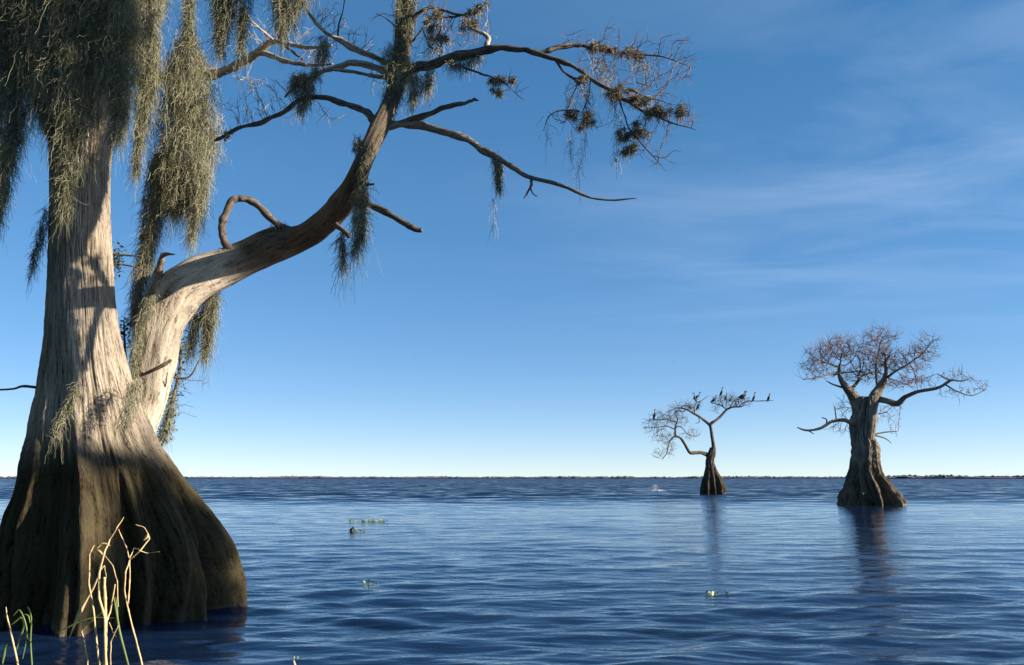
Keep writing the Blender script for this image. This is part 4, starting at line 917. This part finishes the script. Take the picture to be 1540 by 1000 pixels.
# ------------------------------------------------------------------ reeds in front of the trunk
RD = 6.9
reed = root('reed_clump', tuple(at(160, 1012, RD) * [1, 1, 0]), 'clump of dry straw-coloured reeds in front of the big trunk', 'reeds')
rb = tuple(reed.location)
ST = [[(160, 1030, 3.6), (159, 1000, 3.4), (158, 931, 3.2), (149, 899, 3.2), (149, 862, 3.0), (156, 832, 2.6), (165, 811, 2.0), (176, 793, 1.6), (186, 777, .8)],
      [(156, 1030, 4.2), (157, 1000, 4.0), (159, 965, 3.8), (159, 917, 3.6), (157, 890, 3.8), (157, 868, 3.4)],
      [(151, 1030, 2.4), (149, 1000, 2.3), (141, 919, 2.2), (134, 880, 2.0), (134, 857, 2.0), (135, 832, 1.6), (142, 819, .8)],
      [(133, 1030, 1.8), (132, 1000, 1.7), (128, 970, 1.6), (123, 949, 1.5), (140, 931, 1.5), (159, 917, 1.2)],
      [(218, 1030, 2.2), (214, 1000, 2.1), (204, 961, 2.0), (193, 917, 1.9), (187, 887, 1.8), (189, 860, 1.8), (195, 841, 1.8), (211, 827, 1.8), (225, 809, 1.5), (218, 793, 1.0), (204, 788, .6)],
      [(193, 906, 1.6), (195, 873, 1.6), (195, 841, 1.5), (190, 822, 1.4), (178, 795, 1.0)],
      [(193, 908, .8), (195, 873, 1.3), (195, 838, 1.3), (202, 824, 1.2), (209, 825, .8)],
      [(209, 827, 1.0), (222, 831, .9), (240, 829, .5)],
      [(178, 940, 1.2), (167, 965, 1.2), (166, 985, 1.2), (168, 1020, 1.3)],
      [(158, 1030, 2.4), (158, 965, 2.2), (160, 935, 2.0), (166, 919, 1.9), (173, 878, 1.5)],
      [(178, 912, 1.1), (176, 873, 1.3), (170, 850, 1.2), (158, 835, 1.0)],
      [(147, 862, .9), (157, 850, 1.0), (160, 868, .8)], [(164, 935, 1.0), (170, 950, .9), (176, 958, .5)]]
for i, s_ in enumerate(ST):
    mb = MB(); P, Q = pts([(a, b, c * .6, RD + ((i * 29) % 7 - 3) * .03 + ((j * 13) % 5 - 2) * .015) for j, (a, b, c) in enumerate(s_)]); k_ = np.linspace(0, len(P) - 1, len(P) * 3 - 2); P, Q = np.array([np.interp(k_, np.arange(len(P)), P[:, m]) for m in range(3)]).T, np.interp(k_, np.arange(len(Q)), Q); P[1:-1] += np.random.default_rng(i).normal(0, .0012, P[1:-1].shape); P, Q = smooth(P, Q, 3); mb.tube(P, Q * (1 + .25 * (np.arange(len(Q)) % 6 == 3)), 7, rough=.12, seed=80 + i, streak=5); mb.build('stalk', M_REED, reed, rb)
mb = MB(); mb.line([(193, 1000, 1.6, RD), (196, 1030, 1.8, RD), (181, 954, 1.9, RD)][::2] + [(178, 938, 1.8, RD), (173, 908, 1.2, RD), (171, 896, .6, RD)], n=5, sides=6); mb.build('stalk', M_GREEN, reed, rb, label='green living stalk')
def blade(lst, d, mat, parent, base):
    P, Q = pts([(a, b, c, d) for a, b, c in lst]); P, Q = smooth(P, Q, 5)
    t = np.gradient(P, axis=0); t /= np.linalg.norm(t, axis=1)[:, None]
    s_ = np.cross(t, [0, 1.0, .3]); s_ /= np.linalg.norm(s_, axis=1)[:, None]; nn = np.cross(s_, t)
    mb = MB(); n = len(P)
    V = np.stack([P - s_ * Q[:, None] + nn * Q[:, None] * .3, P - nn * .0012, P + s_ * Q[:, None] + nn * Q[:, None] * .3, P + nn * .0012], 1).reshape(-1, 3)
    q = []
    for i in range(n - 1):
        for j in range(4): q.append((4 * i + j, 4 * i + (j + 1) % 4, 4 * i + 4 + (j + 1) % 4, 4 * i + 4 + j))
    mb.add(V, q); return mb.build('leaf', mat, parent, base, uv=False)
blade([(149, 862, .8), (141, 882, 1.4), (132, 898, 1.6), (122, 915, 3.2), (114, 934, 2.6), (104, 959, .3)], RD, M_REED, reed, rb)
blade([(146, 824, .8), (152, 818, 2.0), (160, 818, 2.0), (166, 820, .4)], RD, M_REED, reed, rb)
blade([(216, 812, .5), (221, 806, 3.0), (222, 800, .5)], RD, M_REED, reed, rb)
blade([(146, 826, .5), (150, 830, 2.6), (156, 836, .4)], RD, M_REED, reed, rb)
blade([(172, 929, .4), (140, 929, 1.4), (112, 938, 2.0), (86, 951, .4)], RD + .2, M_GREEN, reed, rb)
blade([(178, 932, .4), (175, 912, 1.8), (174, 896, .3)], RD, M_GREEN, reed, rb)
gr = root('green_reeds', tuple(at(30, 1012, 7.1) * [1, 1, 0]), 'green arching reed blades in the shade at the bottom left corner', 'reeds')
gb = tuple(gr.location)
mb = MB(); mb.line([(30, 1030, 1.8), (27, 1000, 1.7), (18, 958, 1.5), (11, 928, 1.2), (9, 912, .5)], 7.1, n=5, sides=6); mb.build('stalk', M_REED, gr, gb)
mb = MB(); mb.line([(50, 1030, 1.5), (48, 1000, 1.4), (46, 964, 1.3), (47, 928, 1.1), (42, 912, .5)], 7.15, n=5, sides=6); mb.build('stalk', M_GREEN, gr, gb)
for b_ in ([(2, 1004, .8), (7, 976, 3), (13, 966, .4)], [(22, 985, .6), (30, 958, 1.4), (36, 940, 2.2), (31, 929, 2.2), (17, 939, .4)], [(46, 966, .6), (40, 959, 1.8), (34, 960, .4)], [(45, 936, .6), (42, 926, 1.6), (36, 923, .4)], [(12, 930, .5), (8, 927, 1.6), (6, 924, .3)], [(34, 990, .6), (40, 950, 1.6), (30, 918, 1.4), (20, 925, .3)]):
    blade(b_, 7.1, M_GREEN, gr, gb)

# ------------------------------------------------------------------ far-off birds in the air
fm = MB()
A = np.array([(-.2, 0, .0, .01), (-.1, 0, 0, .05), (.05, 0, .01, .06), (.2, 0, .02, .035), (.32, 0, .02, .006)])
P_, Q_ = smooth(A[:, :3], A[:, 3], 3); fm.tube(P_, Q_, 8)
for s_ in (-1, 1):
    P_, Q_ = smooth(np.array([[.05, 0, .03], [.06, s_ * .25, .12], [0, s_ * .5, .08], [-.08, s_ * .7, .02]]), np.array([.04, .035, .025, .006]), 3); fm.tube(P_, Q_, 6)
fme = mesh_np('flying_bird', np.vstack(fm.V), [np.vstack(fm.Q), np.vstack(fm.T)]); fme.materials.append(M_BIRD)
for i, (x, y, d, lab) in enumerate([(640, 393, 300, 'tiny flying bird in the blue above the middle of the lake'), (1117, 420, 320, 'tiny flying bird in the sky between both far trees'), (1013.5, 543, 260, 'tiny flying bird just above the left end of the small tree'),
        (570, 533, 320, 'tiny flying bird low over the middle, left of two'), (624, 537, 330, 'tiny flying bird low over the middle, right of two'), (425, 487, 330, 'tiny flying bird nearest the pale stem'), (1497, 698, 330, 'tiny flying bird just above the horizon at the right')]):
    o = obj('flying_bird', fme, None, None, tuple(at(x, y, d)), lab, 'bird', 'birds flying far off'); o.rotation_euler = (R(20), 0, R(40 + i * 50)); o.scale = (.75,) * 3

# ------------------------------------------------------------------ shoreline tree off to the right whose shade falls on the trunk
S2 = np.array([math.sin(SUN_AZ), math.cos(SUN_AZ), 0.0])
def sunward(x, y, d, s_c):
    """point on the sun's ray through the thing seen at (x, y, d), at distance s_c along the sun's bearing"""
    p = at(x, y, d); t = s_c - p @ S2
    return p + S2 * t + np.array([0, 0, t * math.tan(SUN_EL)])
SC = 15.5
cl = [(255, 700, 9.75, .26), (282, 745, 9.7, .32), (312, 785, 9.9, .32), (338, 815, 10.0, .24), (272, 735, 9.55, .25), (275, 765, 9.4, .29), (285, 800, 9.3, .38), (300, 850, 9.2, .38), (320, 790, 9.8, .34), (335, 850, 9.8, .30), (250, 860, 8.9, .34), (205, 860, 8.8, .28), (178, 850, 8.8, .16), (185, 900, 8.75, .26), (230, 920, 8.85, .3),
      (215, 676, 9.4, .14), (185, 674, 9.3, .13), (155, 673, 9.2, .12), (130, 672, 9.2, .11), (255, 802, 9.05, .2), (345, 900, 9.9, .3), (290, 905, 9.3, .34),
      (388, 386, 10.98, .25), (412, 370, 10.98, .28), (434, 362, 10.95, .27), (458, 353, 10.87, .25), (480, 341, 10.55, .2),
      (8, 40, 9.3, .34), (12, 120, 9.3, .32), (18, 190, 9.3, .26), (6, 250, 9.3, .2), (62, 60, 9.1, .28), (66, 140, 9.1, .22), (185, 100, 9.0, .12), (186, 135, 9.0, .12)]
C = np.array([sunward(x, y, d, SC + rng.uniform(-.5, .5)) for x, y, d, r_ in cl])  # crown clumps added on sun rays to shade trunk, limb and moss
tb = (float(C[:, 0].mean() + .6), float(C[:, 1].mean()), 0.0)
sh = root('shoreline_tree', tb, 'leafy shoreline tree just outside the right edge of the picture', 'tree')
mb = MB(); P0 = np.array([[tb[0], tb[1], -.4], [tb[0] + .1, tb[1] + .1, 2], [tb[0] - .05, tb[1], 4.2], [tb[0], tb[1] - .1, 6], [tb[0] + .6, tb[1] - .5, 8.6]])
P_, Q_ = smooth(P0, np.array([.22, .17, .14, .11, .03]), 6); mb.tube(P_, Q_, 10, rough=.2); mb.build('trunk', M_BRANCH, sh, tb)
for c in C:
    z0 = max(3.0, c[2] - .8); q = np.array([np.interp(z0, P_[:, 2], P_[:, k]) for k in range(3)])
    mb = MB(); p_, q_ = smooth(np.array([q, (q + c) / 2 + [0, 0, .12], c]), np.array([.03, .02, .008]), 4); mb.tube(p_, q_, 5); mb.build('limb', M_BRANCH, sh, tb)
mb = MB()
for c, e in zip(C, cl):
    n = int(30 + 3300 * e[3] ** 2); v = rng.normal(size=(n, 3)); v /= np.linalg.norm(v, axis=1)[:, None]; v *= rng.random((n, 1)) ** .45
    leaves(mb, c + v * e[3] * 1.15, .075)
mb.build('crown', M_GREEN, sh, tb, uv=False, kind='stuff')

# ------------------------------------------------------------------ wooded shore behind and to the left of the viewer, unseen, added to block sky light
wood_r = np.random.default_rng(77)
trunk_me = crown_me = None
def wood_tree(x, y, sc, rot, label):
    global trunk_me, crown_me
    if trunk_me is None:
        mb = MB(); P, Q = smooth(np.array([[0, 0, -.5], [.1, .05, 3], [-.1, .1, 6], [.1, 0, 9.5]]), np.array([.5, .24, .18, .05]), 6); mb.tube(P, Q, 12, rough=.15)
        trunk_me = mesh_np('trunk', np.vstack(mb.V), [np.vstack(mb.Q), np.vstack(mb.T)], np.vstack(mb.U)); trunk_me.materials.append(M_BRANCH)
        mb = MB()
        for k in range(26):
            c = np.array([wood_r.normal(0, 1.5), wood_r.normal(0, 1.5), wood_r.uniform(1.2, 11)]); v = wood_r.normal(size=(150, 3)) * [.8, .8, .6]
            leaves(mb, c + v, .17, wood_r)
        crown_me = mesh_np('crown', np.vstack(mb.V), np.vstack(mb.Q)); crown_me.materials.append(M_GREEN)
    t = root('shoreline_tree', (x, y, 0), label, 'tree', 'trees on the shore behind the viewer')
    t.rotation_euler = (0, 0, rot); t.scale = (sc,) * 3
    obj('trunk', trunk_me, None, t); c = obj('crown', crown_me, None, t); c['kind'] = 'stuff'
for i, (x, y) in enumerate([(-16, 13), (-15.5, 9), (-14.5, 5), (-13, 1), (-10.5, -3), (-7, -5.5), (-3, -6.5), (1.5, -6.5), (6, -6), (10, -4.5), (-18, 17)]):
    wood_tree(x, y, float(wood_r.uniform(.95, 1.25)), float(wood_r.uniform(0, 6)), 'leafy green tree on the wooded shore outside the picture, behind the viewer')
